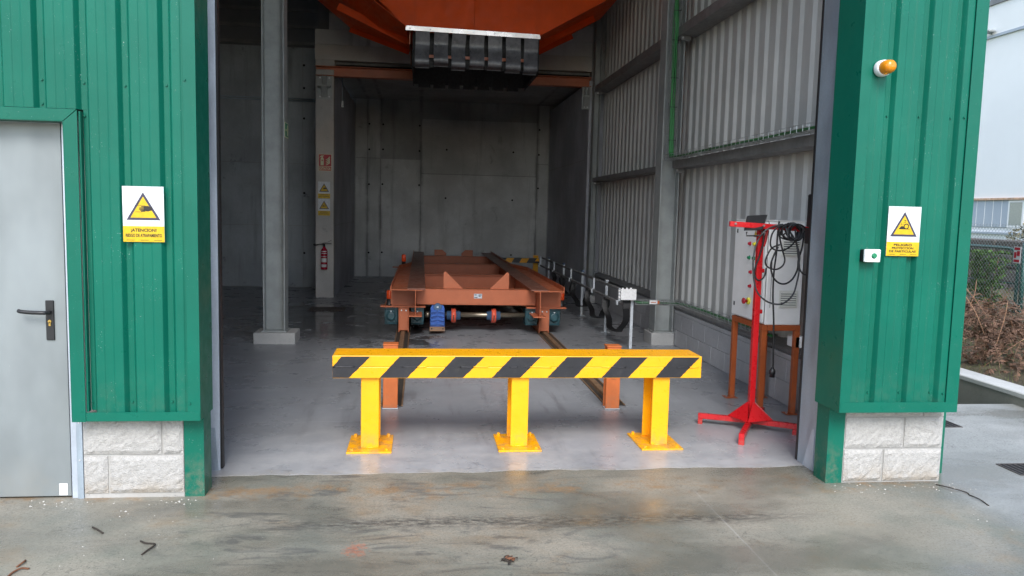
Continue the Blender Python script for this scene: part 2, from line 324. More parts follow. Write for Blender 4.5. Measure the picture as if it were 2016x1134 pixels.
# ------------------------------------------------------------------ mesh builder
W = {}                                           # world origin of every object
def V(*a): return Vector(a)
class MB:
    def __init__(s): s.v = []; s.f = []; s.sm = []
    def add(s, vs, fs, smooth=False):
        k = len(s.v); s.v += [Vector(p) for p in vs]
        for f in fs: s.f.append([i+k for i in f]); s.sm.append(smooth)
        return s
    def box(s, x0, x1, y0, y1, z0, z1):
        vs = [(x, y, z) for z in (z0, z1) for y in (y0, y1) for x in (x0, x1)]
        return s.add(vs, [(0, 2, 3, 1), (4, 5, 7, 6), (0, 1, 5, 4), (2, 6, 7, 3), (0, 4, 6, 2), (1, 3, 7, 5)])
    def prism(s, poly, axis, a, b):              # poly: 2-D points in the two other axes (x,z for 'y'; x,y for 'z'; y,z for 'x')
        def P(p, t): return {'y': (p[0], t, p[1]), 'z': (p[0], p[1], t), 'x': (t, p[0], p[1])}[axis]
        n = len(poly); vs = [P(p, a) for p in poly]+[P(p, b) for p in poly]
        return s.add(vs, [tuple(range(n))[::-1], tuple(range(n, 2*n))]+[(i, (i+1) % n, n+(i+1) % n, n+i) for i in range(n)])
    def hexa(s, p):                              # 8 points: 4 bottom (ring) + 4 top (ring)
        return s.add(p, [(3, 2, 1, 0), (4, 5, 6, 7)]+[(i, (i+1) % 4, 4+(i+1) % 4, 4+i) for i in range(4)])
    def ring(s, prof, p0, axis, n=16, smooth=True, cap=True):     # lathe: prof [(t, r)] along axis vector from p0
        ax = Vector(axis).normalized(); u = ax.orthogonal().normalized(); w = ax.cross(u); p0 = Vector(p0)
        vs = []
        for t, r in prof:
            for i in range(n):
                a = 2*math.pi*(i+.5)/n; vs.append(p0+ax*t+(u*math.cos(a)+w*math.sin(a))*r)
        fs = [(j*n+i, j*n+(i+1) % n, (j+1)*n+(i+1) % n, (j+1)*n+i) for j in range(len(prof)-1) for i in range(n)]
        s.add(vs, fs, smooth)
        if cap:
            k = len(s.v)-len(vs)
            s.f.append([k+i for i in range(n)][::-1]); s.sm.append(False)
            s.f.append([k+(len(prof)-1)*n+i for i in range(n)]); s.sm.append(False)
        return s
    def cyl(s, p0, p1, r, n=14, r2=None, smooth=True):
        d = Vector(p1)-Vector(p0)
        return s.ring([(0, r), (d.length, r if r2 is None else r2)], p0, d, n, smooth)
    def tube(s, path, r, n=6, closed=False):
        path = [Vector(p) for p in path]; m = len(path); vs = []; up = None
        for i, p in enumerate(path):
            a = path[i-1] if i else p; b = path[i+1] if i < m-1 else p
            d = (b-a).normalized() if (b-a).length > 1e-9 else Vector((0, 0, 1))
            u = d.orthogonal().normalized() if up is None else (up-d*up.dot(d)).normalized()
            up = u; w = d.cross(u)
            rr = r[i] if isinstance(r, (list, tuple)) else r
            for k in range(n):
                t = 2*math.pi*k/n; vs.append(p+(u*math.cos(t)+w*math.sin(t))*rr)
        fs = [(j*n+i, j*n+(i+1) % n, (j+1)*n+(i+1) % n, (j+1)*n+i) for j in range(m-1) for i in range(n)]
        fs += [tuple(range(n))[::-1], tuple((m-1)*n+i for i in range(n))]
        return s.add(vs, fs, True)
    def ribbon(s, path, wvec, th):               # flat strap along path, broad faces shaded apart from the edges
        path = [Vector(p) for p in path]; w = Vector(wvec)*.5; m = len(path); R4 = []
        for i, p in enumerate(path):
            a = path[max(0, i-1)]; b = path[min(m-1, i+1)]; d = (b-a).normalized(); nn = d.cross(w.normalized())*th*.5
            R4.append([p-w-nn, p+w-nn, p+w+nn, p-w+nn])
        for i in range(4):
            vs = []
            for q in R4: vs += [q[i], q[(i+1) % 4]]
            s.add(vs, [(2*j, 2*j+1, 2*j+3, 2*j+2) for j in range(m-1)], i in (0, 2))
        s.add(R4[0], [(3, 2, 1, 0)]); return s.add(R4[-1], [(0, 1, 2, 3)])
    def mesh(s, name, org, bevel=0, seg=1):
        me = bpy.data.meshes.new(name)
        me.from_pydata([tuple(p-org) for p in s.v], [], s.f)
        me.polygons.foreach_set('use_smooth', s.sm); me.validate()
        bm = bmesh.new(); bm.from_mesh(me); bmesh.ops.recalc_face_normals(bm, faces=bm.faces)
        if bevel:
            es = [e for e in bm.edges if len(e.link_faces) == 2 and e.calc_face_angle(0) > .6 and not (e.link_faces[0].smooth and e.link_faces[1].smooth)]
            bmesh.ops.bevel(bm, geom=es, offset=bevel, segments=seg, affect='EDGES', profile=.5, clamp_overlap=True)
        bm.to_mesh(me); bm.free()
        return me
    def build(s, name, mat, parent=None, bevel=0, org=None, seg=1):
        if org is None:
            xs, ys, zs = zip(*[(p.x, p.y, p.z) for p in s.v]); org = V((min(xs)+max(xs))/2, (min(ys)+max(ys))/2, min(zs))
        return put(name, s.mesh(name, Vector(org), bevel, seg), mat, org, parent)
def put(name, me, mat, loc, parent=None, rot=None):
    o = bpy.data.objects.new(name, me); COL.objects.link(o)
    if mat is not None and not me.materials: me.materials.append(M[mat])
    loc = Vector(loc)
    if parent: o.parent = parent; o.location = loc-W[parent.name]
    else: o.location = loc
    if rot: o.rotation_euler = rot
    W[o.name] = loc
    return o
def thing(name, loc, label, cat, group=None):
    o = bpy.data.objects.new(name, None); COL.objects.link(o); o.empty_display_size = .1
    o.location = loc; W[o.name] = Vector(loc)
    return tag(o, label, cat, group)
def tag(o, label, cat, group=None):
    o['label'] = label; o['category'] = cat
    if group: o['group'] = group
    return o
def struct(o): o['kind'] = 'structure'; return o
def stuff(o): o['kind'] = 'stuff'; return o
def B(x0, x1, y0, y1, z0, z1): return MB().box(x0, x1, y0, y1, z0, z1)
def text(name, body, mat, loc, width, height, parent, rot=(math.pi/2, 0, 0)):
    """lettering of a given width and cap height, centred on loc"""
    cu = bpy.data.curves.new(name, 'FONT'); cu.body = body; cu.align_x = 'CENTER'; cu.align_y = 'CENTER'; cu.size = 1; cu.extrude = .0004; cu.resolution_u = 2; cu.offset = .024
    o = bpy.data.objects.new(name, cu); COL.objects.link(o); cu.materials.append(M[mat])
    bpy.context.view_layer.update()
    me = bpy.data.meshes.new_from_object(o.evaluated_get(bpy.context.evaluated_depsgraph_get()))
    bpy.data.objects.remove(o)
    xs = [v.co.x for v in me.vertices]; ys = [v.co.y for v in me.vertices]; mx, my = (min(xs)+max(xs))/2, (min(ys)+max(ys))/2
    kx, ky = width/(max(xs)-min(xs)), height/(max(ys)-min(ys))
    for v in me.vertices: v.co = ((v.co.x-mx)*kx, -v.co.z, (v.co.y-my)*ky)
    me.materials.clear(); me.name = name
    return put(name, me, mat, loc, parent)
def smoothpath(pts, k=6):
    p = [Vector(q) for q in pts]; p = [2*p[0]-p[1]]+p+[2*p[-1]-p[-2]]; out = []
    for i in range(1, len(p)-2):
        for j in range(k):
            t = j/k; a, b, c, d = p[i-1], p[i], p[i+1], p[i+2]
            out.append(.5*((2*b)+(c-a)*t+(2*a-5*b+4*c-d)*t*t+(3*b-a-3*c+d)*t**3))
    out.append(p[-2]); return out
HEXBOLT = {}
def bolt(parent, loc, axis, r=.009, h=.008, mat='zinc', name='bolt'):
    key = (r, h, mat, tuple(axis))
    if key not in HEXBOLT: HEXBOLT[key] = MB().ring([(0, r), (h, r*.92)], (0, 0, 0), axis, 6, False).mesh('bolt', V(0, 0, 0))
    return put(name, HEXBOLT[key], mat, loc, parent)

# ================================================================== THE SETTING
ter = MB(); R_ = 400
ter.add([(-R_, -R_, -.75), (R_, -R_, -.75), (R_, R_, -.75), (-R_, R_, -.75)], [(0, 1, 2, 3)])
struct(ter.build('terrain', 'grassland'))
# yard slab: everything in front of the building, and the strip beside it up to the pit
yd = MB(); z = 0.
def slabquad(mb, x0, x1, y0, y1, z0, z1): mb.box(x0, x1, y0, y1, z0, z1)
slabquad(yd, -40, 5.37, -30, 4.90, -.3, .0018)
slabquad(yd, 3.38, 5.37, 4.9001, 6.45, -.3, .0018)
struct(yd.build('yard', 'yard'))
struct(B(3.6, 5.37, 6.451, 22, -.74, -.62).build('pit_floor', 'pit'))
fl = MB(); fl.box(-7, 3.26, 6.0, 19.2, -.3, .003)
struct(fl.build('hall_floor', 'floor'))
# threshold slab with a slightly ragged outer edge
edge = [(-1.24, 4.775)]+[(-1.2+.1*i, 4.785+random.uniform(-.012, .014)+.0006*i*1.6+.008*math.sin(i*.7)) for i in range(1, 38)]+[(2.6, 4.83)]
th = MB(); th.prism(edge+[(2.6, 5.9985), (-1.24, 5.9985)], 'z', -.2, .003)
struct(th.build('threshold_slab', 'floor'))
struct(B(-7, -1.2401, 4.62, 5.9985, -.2, .003).build('hall_floor', 'floor'))
struct(B(2.6001, 3.26, 4.62, 5.9985, -.2, .003).build('hall_floor', 'floor'))

# ------------------------------------------------------------------ facade cladding
YF = 4.36                                      # outer face of the wide ribs
def clad_profile(x0, x1, valley):              # facade sheet in plan: wide proud flats, narrow valleys every 205 mm
    P = .2055; pts = []
    k = math.floor((x0-valley)/P)-1
    feats = []
    while valley+k*P < x1+P:
        c = valley+k*P
        feats += [(c-.033, 0), (c-.015, .032), (c+.015, .032), (c+.033, 0), (c+.075, 0), (c+.081, .004), (c+.122, .004), (c+.128, 0)]
        k += 1
    def at(x):
        for (a, ya), (b, yb) in zip(feats, feats[1:]):
            if a <= x <= b: return ya+(yb-ya)*(x-a)/(b-a)
    pts = [(x0, at(x0))]+[f for f in feats if x0 < f[0] < x1]+[(x1, at(x1))]
    out = [pts[0]]; rr = .0035
    for a, b, c in zip(pts, pts[1:], pts[2:]):
        A, Bv, Cc = Vector(a), Vector(b), Vector(c); d1, d2 = (A-Bv), (Cc-Bv)
        p, q = Bv+d1.normalized()*min(rr, d1.length*.4), Bv+d2.normalized()*min(rr, d2.length*.4); m = (p+q)*.25+Bv*.5
        out += [tuple(p), tuple(m), tuple(q)]
    out.append(pts[-1])
    return [(x, YF+y) for x, y in out]
def clad_sheet(parent, x0, x1, z0, z1, valley, mat='green'):
    pr = clad_profile(x0, x1, valley); t = .0012
    poly = pr+[(x, y+t) for x, y in reversed(pr)]
    mb = MB().prism(poly, 'z', z0, z1)
    return mb.build('cladding_sheet', mat, parent)
fw = thing('facade_wall', (-3, YF, 0), 'green ribbed metal facade wall around the grey steel door', 'wall')
VL = -1.545
ZT = 6.6
clad_sheet(fw, -3.6, -1.7345, 2.112, ZT, VL)
clad_sheet(fw, -1.7335, -1.222, .50, ZT, VL)
clad_sheet(fw, -7.2, -3.601, .5, ZT, VL)
# corner flashing of the opening: L with a lip on the face and a return into the doorway
def Lflash(parent, poly, z0, z1, name='corner_flashing'): return MB().prism(poly, 'z', z0, z1).build(name, 'green_edge', parent, .001)
Lflash(fw, [(-1.247, YF-.012), (-1.181, YF-.014), (-1.181, 4.60), (-1.184, 4.60), (-1.184, YF-.010), (-1.247, YF-.009)], .464, ZT)
Lflash(fw, [(-1.300, 4.450), (-1.193, 4.450), (-1.193, 4.60), (-1.196, 4.60), (-1.196, 4.453), (-1.300, 4.453)], .0, .463, 'jamb_cover')
# bottom sill trim
MB().prism([(YF-.016, .464), (YF+.08, .464), (YF+.08, .468), (YF-.012, .468), (YF-.012, .512), (YF-.016, .514)], 'x', -1.83, -1.1835).build('sill_flashing', 'green_edge', fw, .001)
# door surround
MB().prism([(-1.838, 2.045), (-1.838, .462), (-1.770, .462), (-1.770, 2.106)], 'y', YF-.020, YF-.016).build('door_flashing', 'green_edge', fw, .001)
MB().prism([(-2.9, 2.047), (-1.8385, 2.047), (-1.772, 2.108), (-2.9, 2.108)], 'y', YF-.021, YF-.017).build('door_flashing', 'green_edge', fw, .001)
B(-1.841, -1.838, YF-.02, 4.455, .462, 2.045).build('door_flashing', 'green_edge', fw)
B(-2.9, -1.8415, YF-.02, 4.455, 2.044, 2.047).build('door_flashing', 'green_edge', fw)
B(-1.7695, -1.760, YF-.004, YF+.03, .515, 2.10).build('door_flashing', 'green_edge', fw)
B(-1.7598, -1.7332, YF+.0335, YF+.036, .515, 2.111).build('door_flashing', 'green_edge', fw)
for x, zz in ((-1.956, 2.258), (-1.751, 2.250), (-1.547, 2.243), (-1.340, 2.254), (-1.958, 2.135), (-1.752, .56), (-1.547, .56), (-1.340, .56), (-1.236, 2.28), (-1.236, .56), (-1.752, 2.08)):
    yy = YF+.031 if abs(((x-VL)/.2055)-round((x-VL)/.2055)) < .12 else YF-.014
    bolt(fw, (x, yy, zz), (0, -1, 0), .0065, .006, 'green_edge', 'screw')
# wall above the opening and its lining (out of the picture, shades the hall)
B(-1.18, 2.49, YF, 4.6, 6.0, ZT).build('header_panel', 'green_edge', fw)
fr = thing('facade_wall', (2.9, YF, 0), 'narrow green ribbed metal facade wall carrying the amber beacon', 'wall')
VR = 2.690
clad_sheet(fr, 2.505, 3.20, .535, ZT, VR)
YR = YF+.015
Lflash(fr, [(2.560, YF-.012), (2.494, YF-.014), (2.494, 4.64), (2.497, 4.64), (2.497, YF-.010), (2.560, YF-.009)], .486, ZT)
Lflash(fr, [(2.515, 4.490), (2.622, 4.490), (2.622, 4.493), (2.518, 4.493), (2.518, 4.64), (2.515, 4.64)], .0, .485, 'jamb_cover')
Lflash(fr, [(3.178, YF-.010), (3.256, YF-.010), (3.256, 4.62), (3.253, 4.62), (3.253, YF-.007), (3.178, YF-.007)], .486, ZT)
MB().prism([(YF-.016, .486), (YF+.08, .486), (YF+.08, .490), (YF-.012, .490), (YF-.012, .548), (YF-.016, .550)], 'x', 2.4975, 3.2525).build('sill_flashing', 'green_edge', fr, .001)
for x, zz in ((2.695, 2.245), (2.895, 2.248), (3.095, 2.248), (3.160, 2.25), (2.695, .60), (2.895, .60), (3.095, .60), (3.160, .60)):
    bolt(fr, (x, YF+.031 if x < 3.12 else YF-.003, zz), (0, -1, 0), .0065, .006, 'green_edge', 'screw')

# ------------------------------------------------------------------ split-face block plinths
def rough_block(parent, x0, x1, z0, z1, yface, depth=.16, seed=0):
    rnd = random.Random(seed); nx, nz = max(5, int((x1-x0)/.022)), max(4, int((z1-z0)/.022)); vs = []; mb = MB()
    for j in range(nz+1):
        for i in range(nx+1):
            e = (i in (0, nx)) or (j in (0, nz))
            y = yface+(.010 if e else rnd.uniform(-.003, .003)-.002*math.sin(i*.9+seed)*math.cos(j*.8))
            vs.append((x0+(x1-x0)*i/nx+(0 if e else rnd.uniform(-.004, .004)), y, z0+(z1-z0)*j/nz+(0 if e else rnd.uniform(-.004, .004))))
    fs = [(j*(nx+1)+i, j*(nx+1)+i+1, (j+1)*(nx+1)+i+1, (j+1)*(nx+1)+i) for j in range(nz) for i in range(nx)]
    mb.add(vs, fs, False); yb = yface+depth
    mb.add([(x0, yface+.010, z0), (x1, yface+.010, z0), (x1, yface+.010, z1), (x0, yface+.010, z1), (x0, yb, z0), (x1, yb, z0), (x1, yb, z1), (x0, yb, z1)],
           [(0, 4, 5, 1), (1, 5, 6, 2), (2, 6, 7, 3), (3, 7, 4, 0), (4, 7, 6, 5)])
    return mb.build('block', 'block', parent)
pl = thing('plinth_wall', (-1.55, 4.45, 0), 'short split-face block plinth under the green facade beside the steel door', 'wall')
B(-1.832, -1.302, 4.452, 4.595, -.01, .4625).build('mortar_bed', 'mortar', pl)
for i, (x0, x1, z0, z1) in enumerate(((-1.830, -1.420, .250, .448), (-1.410, -1.304, .250, .448), (-1.830, -1.705, .030, .240), (-1.695, -1.304, .030, .240))):
    rough_block(pl, x0, x1, z0, z1, 4.437, .14, i)
pr_ = thing('plinth_wall', (2.95, 4.48, 0), 'split-face block plinth under the narrow green facade at the building corner', 'wall')
B(2.624, 3.278, 4.497, 4.615, -.01, .4845).build('mortar_bed', 'mortar', pr_)
for i, (x0, x1, z0, z1) in enumerate(((2.630, 3.012, .224, .415), (3.022, 3.276, .224, .415), (2.630, 2.882, .012, .212), (2.894, 3.276, .012, .212), (2.630, 3.135, .425, .480), (3.142, 3.276, .425, .480))):
    rough_block(pr_, x0, x1, z0, z1, 4.482, .12, 10+i)

# ------------------------------------------------------------------ steel door
dr = thing('steel_door', (-2.35, 4.46, 0), 'grey zinc steel door with a black lever handle', 'door')
lf = B(-2.79, -1.905, 4.462, 4.50, .012, 2.050).build('door_leaf', 'door', dr, .002)
B(-1.968, -1.925, 4.4605, 4.4615, .018, .084).build('sticker', 'white_plastic', lf)
B(-1.900, -1.866, 4.458, 4.50, .0, 2.06).build('door_frame', 'galv_light', dr, .002)
B(-1.8655, -1.834, 4.445, 4.50, .0, .4615).build('door_frame', 'galv', dr, .002)
B(-2.84, -2.795, 4.458, 4.50, .0, 2.06).build('door_frame', 'galv_light', dr, .002)
for zz in (.22, .43): bolt(dr, (-1.85, 4.445, zz), (0, -1, 0), .005, .004)
hd = B(-2.006, -1.964, 4.453, 4.4615, .886, 1.102).build('handle', 'black', dr, .002)
MB().tube(smoothpath([(-1.985, 4.455, 1.040), (-1.985, 4.415, 1.040), (-2.003, 4.403, 1.041), (-2.05, 4.403, 1.042), (-2.105, 4.405, 1.046), (-2.122, 4.412, 1.050)], 4), .0105, 10).build('lever', 'black', hd)
MB().cyl((-1.985, 4.453, .988), (-1.985, 4.448, .988), .009, 14).box(-1.990, -1.980, 4.448, 4.4529, .964, .985).build('key_cylinder', 'brass', hd)

# ------------------------------------------------------------------ galvanised door guides
g1 = thing('door_guide', (-1.215, 4.75, 0), 'galvanised guide channel along the doorway edge beside the steel door', 'door guide')
MB().prism([(-1.40, 4.895), (-1.218, 4.895), (-1.218, 4.95), (-1.222, 4.95), (-1.222, 4.899), (-1.40, 4.899)], 'z', .0, 6.4).build('channel', 'galv_light', g1, .001)  # paler zinc than the other guide: sky reflection put into the colour
MB().prism([(-1.217, 4.905), (-1.206, 4.905), (-1.206, 4.955), (-1.217, 4.955)], 'z', .01, 6.4).build('seal', 'black', g1)
MB().prism([(-1.29, .004), (-1.225, .004), (-1.245, .27), (-1.29, .27)], 'y', 4.8885, 4.8915).build('gusset_plate', 'galv', g1)
g2 = thing('door_guide', (2.55, 4.8, 0), 'galvanised guide channel beside the cable-draped red stand', 'door guide')
MB().prism([(2.517, 4.642), (2.55, 4.700), (2.55, 4.93), (2.66, 4.93), (2.66, 4.642)], 'z', .0, 6.4).build('channel', 'galv', g2, .001)
MB().prism([(2.545, 4.9305), (2.562, 4.9305), (2.562, 4.952), (2.545, 4.952)], 'z', .01, 6.4).build('seal', 'black', g2)
MB().prism([(4.715, .0), (4.85, .0), (4.75, .27), (4.715, .28)], 'x', 2.5465, 2.5495).build('gusset_plate', 'galv_light', g2)
bx_ = thing('photocell', (2.60, 4.99, 1.46), 'black vertical strip housing fixed behind the galvanised guide by the red stand', 'sensor')
MB().box(2.563, 2.61, 4.975, 5.03, 1.58, 1.80).build('housing', 'black', bx_, .008)
B(2.563, 2.61, 4.97, 5.04, 1.47, 1.575).build('cover', 'black', bx_, .004)

# ------------------------------------------------------------------ right side wall
XB = 3.19
sw = thing('side_wall', (3.33, 10, 0), 'pale corrugated metal side wall of the hall', 'wall')
def side_sheet(y0, y1, z0, z1):
    P = .235; f = []; k = math.floor(y0/P)-1
    while k*P < y1+P:
        c = k*P; f += [(c, 0.), (c+.070, 0.), (c+.100, .027), (c+.205, .027)]; k += 1
    f += [(k*P, 0.)]
    def at(y):
        for (a, va), (b, vb) in zip(f, f[1:]):
            if a <= y <= b: return va+(vb-va)*(y-a)/(b-a)
    pts = [(y0, at(y0))]+[p for p in f if y0 < p[0] < y1]+[(y1, at(y1))]
    X0 = 3.299; t = .0015
    poly = [(X0+v, y) for y, v in pts]+[(X0+v+t, y) for y, v in reversed(pts)]
    return MB().prism(poly, 'z', z0, z1).build('cladding_sheet', 'sheet_in', sw)
y = 4.64
while y < 14.6:
    side_sheet(y, min(y+.94, 14.7), .545, 6.6); y += .9405
bw = thing('block_wall', (3.25, 8, 0), 'low grey concrete block wall below the corrugated side wall', 'wall')
B(3.196, 3.36, 4.64, 14.42, -.01, .452).build('mortar_bed', 'mortar_in', bw)
inblock = {}
for row, (z0, z1) in enumerate(((.008, .205), (.213, .405), (.412, .452))):
    y = 4.66-(.2 if row == 1 else 0)
    while y < 14.4:
        a, b = max(4.66, y), min(y+.392, 14.41)
        if b-a > .03:
            key = (round(b-a, 3), row)
            if key not in inblock: inblock[key] = B(0, .03, 0, b-a, 0, z1-z0-(.0 if row < 2 else -.001)).mesh('block', V(0, 0, 0), .0025)
            put('block', inblock[key], 'block_in', (3.19, a, z0), bw)
        y += .4
MB().prism([(3.205, .456), (3.175, .50), (3.36, .56), (3.36, .456)], 'y', 4.64, 14.4).build('ledge_flashing', 'girt', sw, .002)

def hcolumn(name, x0, x1, yc, z1, label, pad, d=.24, tf=.016):
    t = thing(name, ((x0+x1)/2, yc, 0), label, 'column')
    y0, y1 = yc-d/2, yc+d/2
    pb = MB().box(*pad); o = pb.build('base_pad', 'conc_pad', t, .008)
    zb = pad[5]
    B((x0-.02), (x1+.02), y0-.02, y1+.02, zb+.0005, zb+.016).build('base_plate', 'steel_grey', t, .002)
    zb += .0165
    B(x0, x0+tf, y0, y1, zb, z1).build('flange', 'steel_grey', t, .002)
    B(x1-tf, x1, y0, y1, zb, z1).build('flange', 'steel_grey', t, .002)
    B(x0+tf+.0005, x1-tf-.0005, yc-.005, yc+.005, zb, z1).build('web', 'steel_grey', t)
    return t
colA = hcolumn('steel_column', -1.860, -1.605, 9.66, 6.4, 'grey steel column on a concrete pad beside the green exit sign', (-1.961, -1.478, 9.46, 9.86, -.01, .135))
colB = hcolumn('steel_column', 2.935, 3.175, 9.66, 6.4, 'grey steel column with the green cable tray climbing it', (2.89, 3.185, 9.50, 9.86, -.01, .155))
colC = hcolumn('steel_column', 3.065, 3.185, 14.26, 6.4, 'grey steel column at the far corner of the corrugated wall', (3.05, 3.188, 14.1, 14.42, -.01, .12), .20)
def girt(y0, y1, z0, z1, label):
    g = thing('wall_girt', (3.2, (y0+y1)/2, z0), label, 'girt', 'girts on the corrugated wall')
    MB().prism([(3.07, z0), (3.298, z0), (3.298, z0+.004), (3.074, z0+.004), (3.074, z1-.004), (3.298, z1-.004), (3.298, z1), (3.07, z1)], 'y', y0, y1).build('channel', 'girt', g, .001)
    B(3.08, 3.2, y1-.10, y1-.094, z0-.06, z0-.001).build('cleat', 'girt', g)
    bolt(g, (3.10, y1-.101, z0-.03), (0, -1, 0), .014, .012)
girt(4.66, 9.52, 2.215, 2.305, 'dark girt carrying the horizontal cable tray')
girt(4.66, 9.52, 3.80, 3.91, 'upper dark girt above the horizontal cable tray')
girt(9.80, 14.14, 2.205, 2.275, 'dark girt between the two wall columns, lower of the pair')
girt(9.80, 14.14, 3.805, 3.915, 'dark girt between the two wall columns, upper of the pair')

# ------------------------------------------------------------------ concrete bay at the back
YB = 18.9
bk = thing('bay_back_wall', (.7, YB, 0), 'cast concrete wall closing the bay behind the orange cart', 'wall')
B(-1.9, 3.4, YB+.006, YB+.3, -.3, 4.4).build('wall_core', 'conc_c', bk)
cols = (-1.56, -1.277, -.973, -.031, 2.740, 3.02); g = .011
def panel(x0, x1, z0, z1, mat): B(x0+g, x1-g, YB-random.uniform(0, .004), YB+.02, z0+g, z1-g).build('formwork_panel', mat, bk, .003)
for i in range(3):
    panel(cols[i], cols[i+1], .012, 2.803, ('conc', 'conc', 'conc_b')[i]); panel(cols[i], cols[i+1], 2.803, 4.17, ('conc', 'conc', 'conc_c')[i])  # upper panels darker: their own tone, plus shading put into the colour
panel(cols[3], cols[4], .012, 2.473, 'conc_b'); panel(cols[3], cols[4], 2.473, 3.758, 'conc'); panel(cols[3], cols[4], 3.758, 4.17, 'conc_c')
panel(cols[4], cols[5], .012, 2.775, 'conc'); panel(cols[4], cols[5], 2.775, 4.17, 'conc')
th_m = MB().ring([(0, .023), (.004, .021)], (0, 0, 0), (0, -1, 0), 10, False).mesh('tie_hole', V(0, 0, 0))
for x, zz in ((-1.24, 3.59), (-.92, 3.59), (-.07, 3.59), (-1.24, 3.0), (-.92, 3.01), (-.07, 3.0), (.57, 3.05), (2.16, 3.04), (2.78, 3.59), (2.78, 3.0), (-1.24, 2.19), (-.93, 2.2), (-.07, 2.2), (.56, 1.91), (2.16, 1.9), (2.78, 2.2), (-1.24, .58), (-.93, .59), (2.16, .58)):
    put('tie_hole', th_m, 'dark', (x, YB-.0045, zz), bk)
bl = thing('bay_side_wall', (-1.7, 16.6, 0), 'cast concrete wall end carrying the fire extinguisher', 'wall')
B(-1.89, -1.572, 14.45, 14.60, -.01, 4.05).build('wall_end', 'conc_pillar', bl, .008)
B(-1.888, -1.575, 14.601, YB-.002, -.01, 4.05).build('wall_run', 'conc_blue', bl)
B(-1.5745, -1.572, 14.70, YB-.01, 1.30, 1.312).build('wall_joint', 'conc_c', bl)
br = thing('bay_side_wall', (3.1, 16.6, 0), 'shaded cast concrete wall along the cable track side of the bay', 'wall')
B(3.03, 3.36, 14.45, YB-.002, -.01, 4.05).build('wall_run', 'conc_blue', br, .006)
B(3.026, 3.0299, 14.70, YB-.01, 2.62, 2.632).build('wall_joint', 'conc_c', br)
cs = thing('bay_ceiling_slab', (.6, 16.6, 4.17), 'dark concrete ceiling slab over the bay', 'slab')
B(-1.888, 3.36, 14.62, YB, 4.175, 4.40).build('slab', 'conc_c', cs)
ln = thing('lintel_wall', (.6, 14.5, 4.2), 'board-marked concrete wall above the orange lintel beam', 'wall')
for i, (z0, z1) in enumerate(((4.215, 4.48), (4.484, 4.74), (4.744, 5.02), (5.024, 5.6), (5.604, 6.5))):
    B(-1.90 if z1 < 4.8 else -1.66, 3.06, 14.45+.003*(i % 2), 14.70, z0, z1).build('board_course', ('conc_pillar', 'conc', 'conc', 'conc_c', 'conc_c')[i], ln, .004)
B(-1.885, -1.56, 14.452, 14.70, 4.1065, 4.2145).build('packer', 'conc_pillar', ln, .004)
B(-1.556, 3.05, 14.64, 14.69, 4.1065, 4.2145).build('slot_back', 'dark', ln)
lb = thing('lintel_beam', (.6, 14.5, 3.93), 'orange steel I-beam spanning the mouth of the bay', 'beam')
for z0, z1, y0, y1, nm in ((3.935, 3.947, 14.40, 14.58, 'flange'), (4.094, 4.106, 14.40, 14.58, 'flange'), (3.9475, 4.0935, 14.485, 14.495, 'web')):
    B(-1.885, 3.055, y0, y1, z0, z1).build(nm, 'oxide', lb, .002)
def shoe(x0, x1, label):
    t = thing('beam_shoe', ((x0+x1)/2, 14.43, 3.55), label, 'bracket', 'brackets under the orange lintel beam')
    B(x0, x1, 14.435, 14.449, 3.53, 3.932).build('back_plate', 'steel_grey', t, .002)
    MB().prism([(14.434, 3.72), (14.30, 3.74), (14.30, 3.765), (14.434, 3.765)], 'x', x0+.02, x1-.02).build('seat', 'steel_grey', t, .002)
    MB().prism([(14.434, 3.56), (14.434, 3.719), (14.31, 3.738)], 'x', (x0+x1)/2-.05, (x0+x1)/2+.05).build('gusset', 'steel_grey', t, .002)
    for xx in (x0+.05, x1-.05):
        bolt(t, (xx, 14.434, 3.90), (0, -1, 0), .016, .016); bolt(t, (xx, 14.434, 3.575), (0, -1, 0), .014, .014)
    for xx in ((x0+x1)/2-.03, (x0+x1)/2+.03): B(xx-.004, xx+.004, 14.33, 14.434, 3.766, 3.93).build('rib', 'steel_grey', t)
shoe(-1.86, -1.60, 'grey bolted bracket on the wall end above the extinguisher')
shoe(2.89, 3.045, 'grey bolted bracket tucked beside the far wall column')
# left bay
dw = thing('rear_wall', (-4.4, 16.2, 0), 'dark stained concrete wall behind the steel column', 'wall')
B(-7, -1.9, 16.206, 16.5, -.3, 4.74).build('wall_core', 'conc_c', dw)
for z0, z1 in ((.012, 1.247), (1.247, 2.479), (2.479, 3.72), (3.72, 4.74)):
    for x0, x1 in ((-7, -4.75), (-4.75, -2.366), (-2.366, -1.892)):
        B(x0+.006, x1-.006, 16.2-random.uniform(0, .004), 16.22, z0+.006, z1-.006).build('formwork_panel', 'conc_old', dw, .003)
for x, zz in ((-2.34, 4.40), (-2.34, 3.96), (-2.34, 3.37), (-2.34, 1.9), (-2.34, .7)): put('tie_hole', th_m, 'dark', (x, 16.195, zz), dw)
cd = thing('conduit_run', (-4, 16.17, 3.7), 'pair of thin grey conduits running along the dark rear wall', 'conduit')
for zz in (3.705, 3.745): MB().cyl((-7, 16.165, zz), (-1.9, 16.165, zz), .012, 8).build('conduit', 'galv', cd)
B(-2.155, -2.145, 16.15, 16.18, 3.68, 3.77).build('clip', 'galv', cd)
sp = thing('light_conduit', (-1.56, 15.83, 3.55), 'thin vertical conduit ending in a small white box inside the bay', 'conduit')
MB().cyl((-1.56, 15.83, 3.69), (-1.56, 15.83, 4.17), .012, 8).build('conduit', 'galv', sp)
B(-1.5715, -1.535, 15.79, 15.87, 3.575, 3.69).build('box', 'white_plastic', sp, .004)
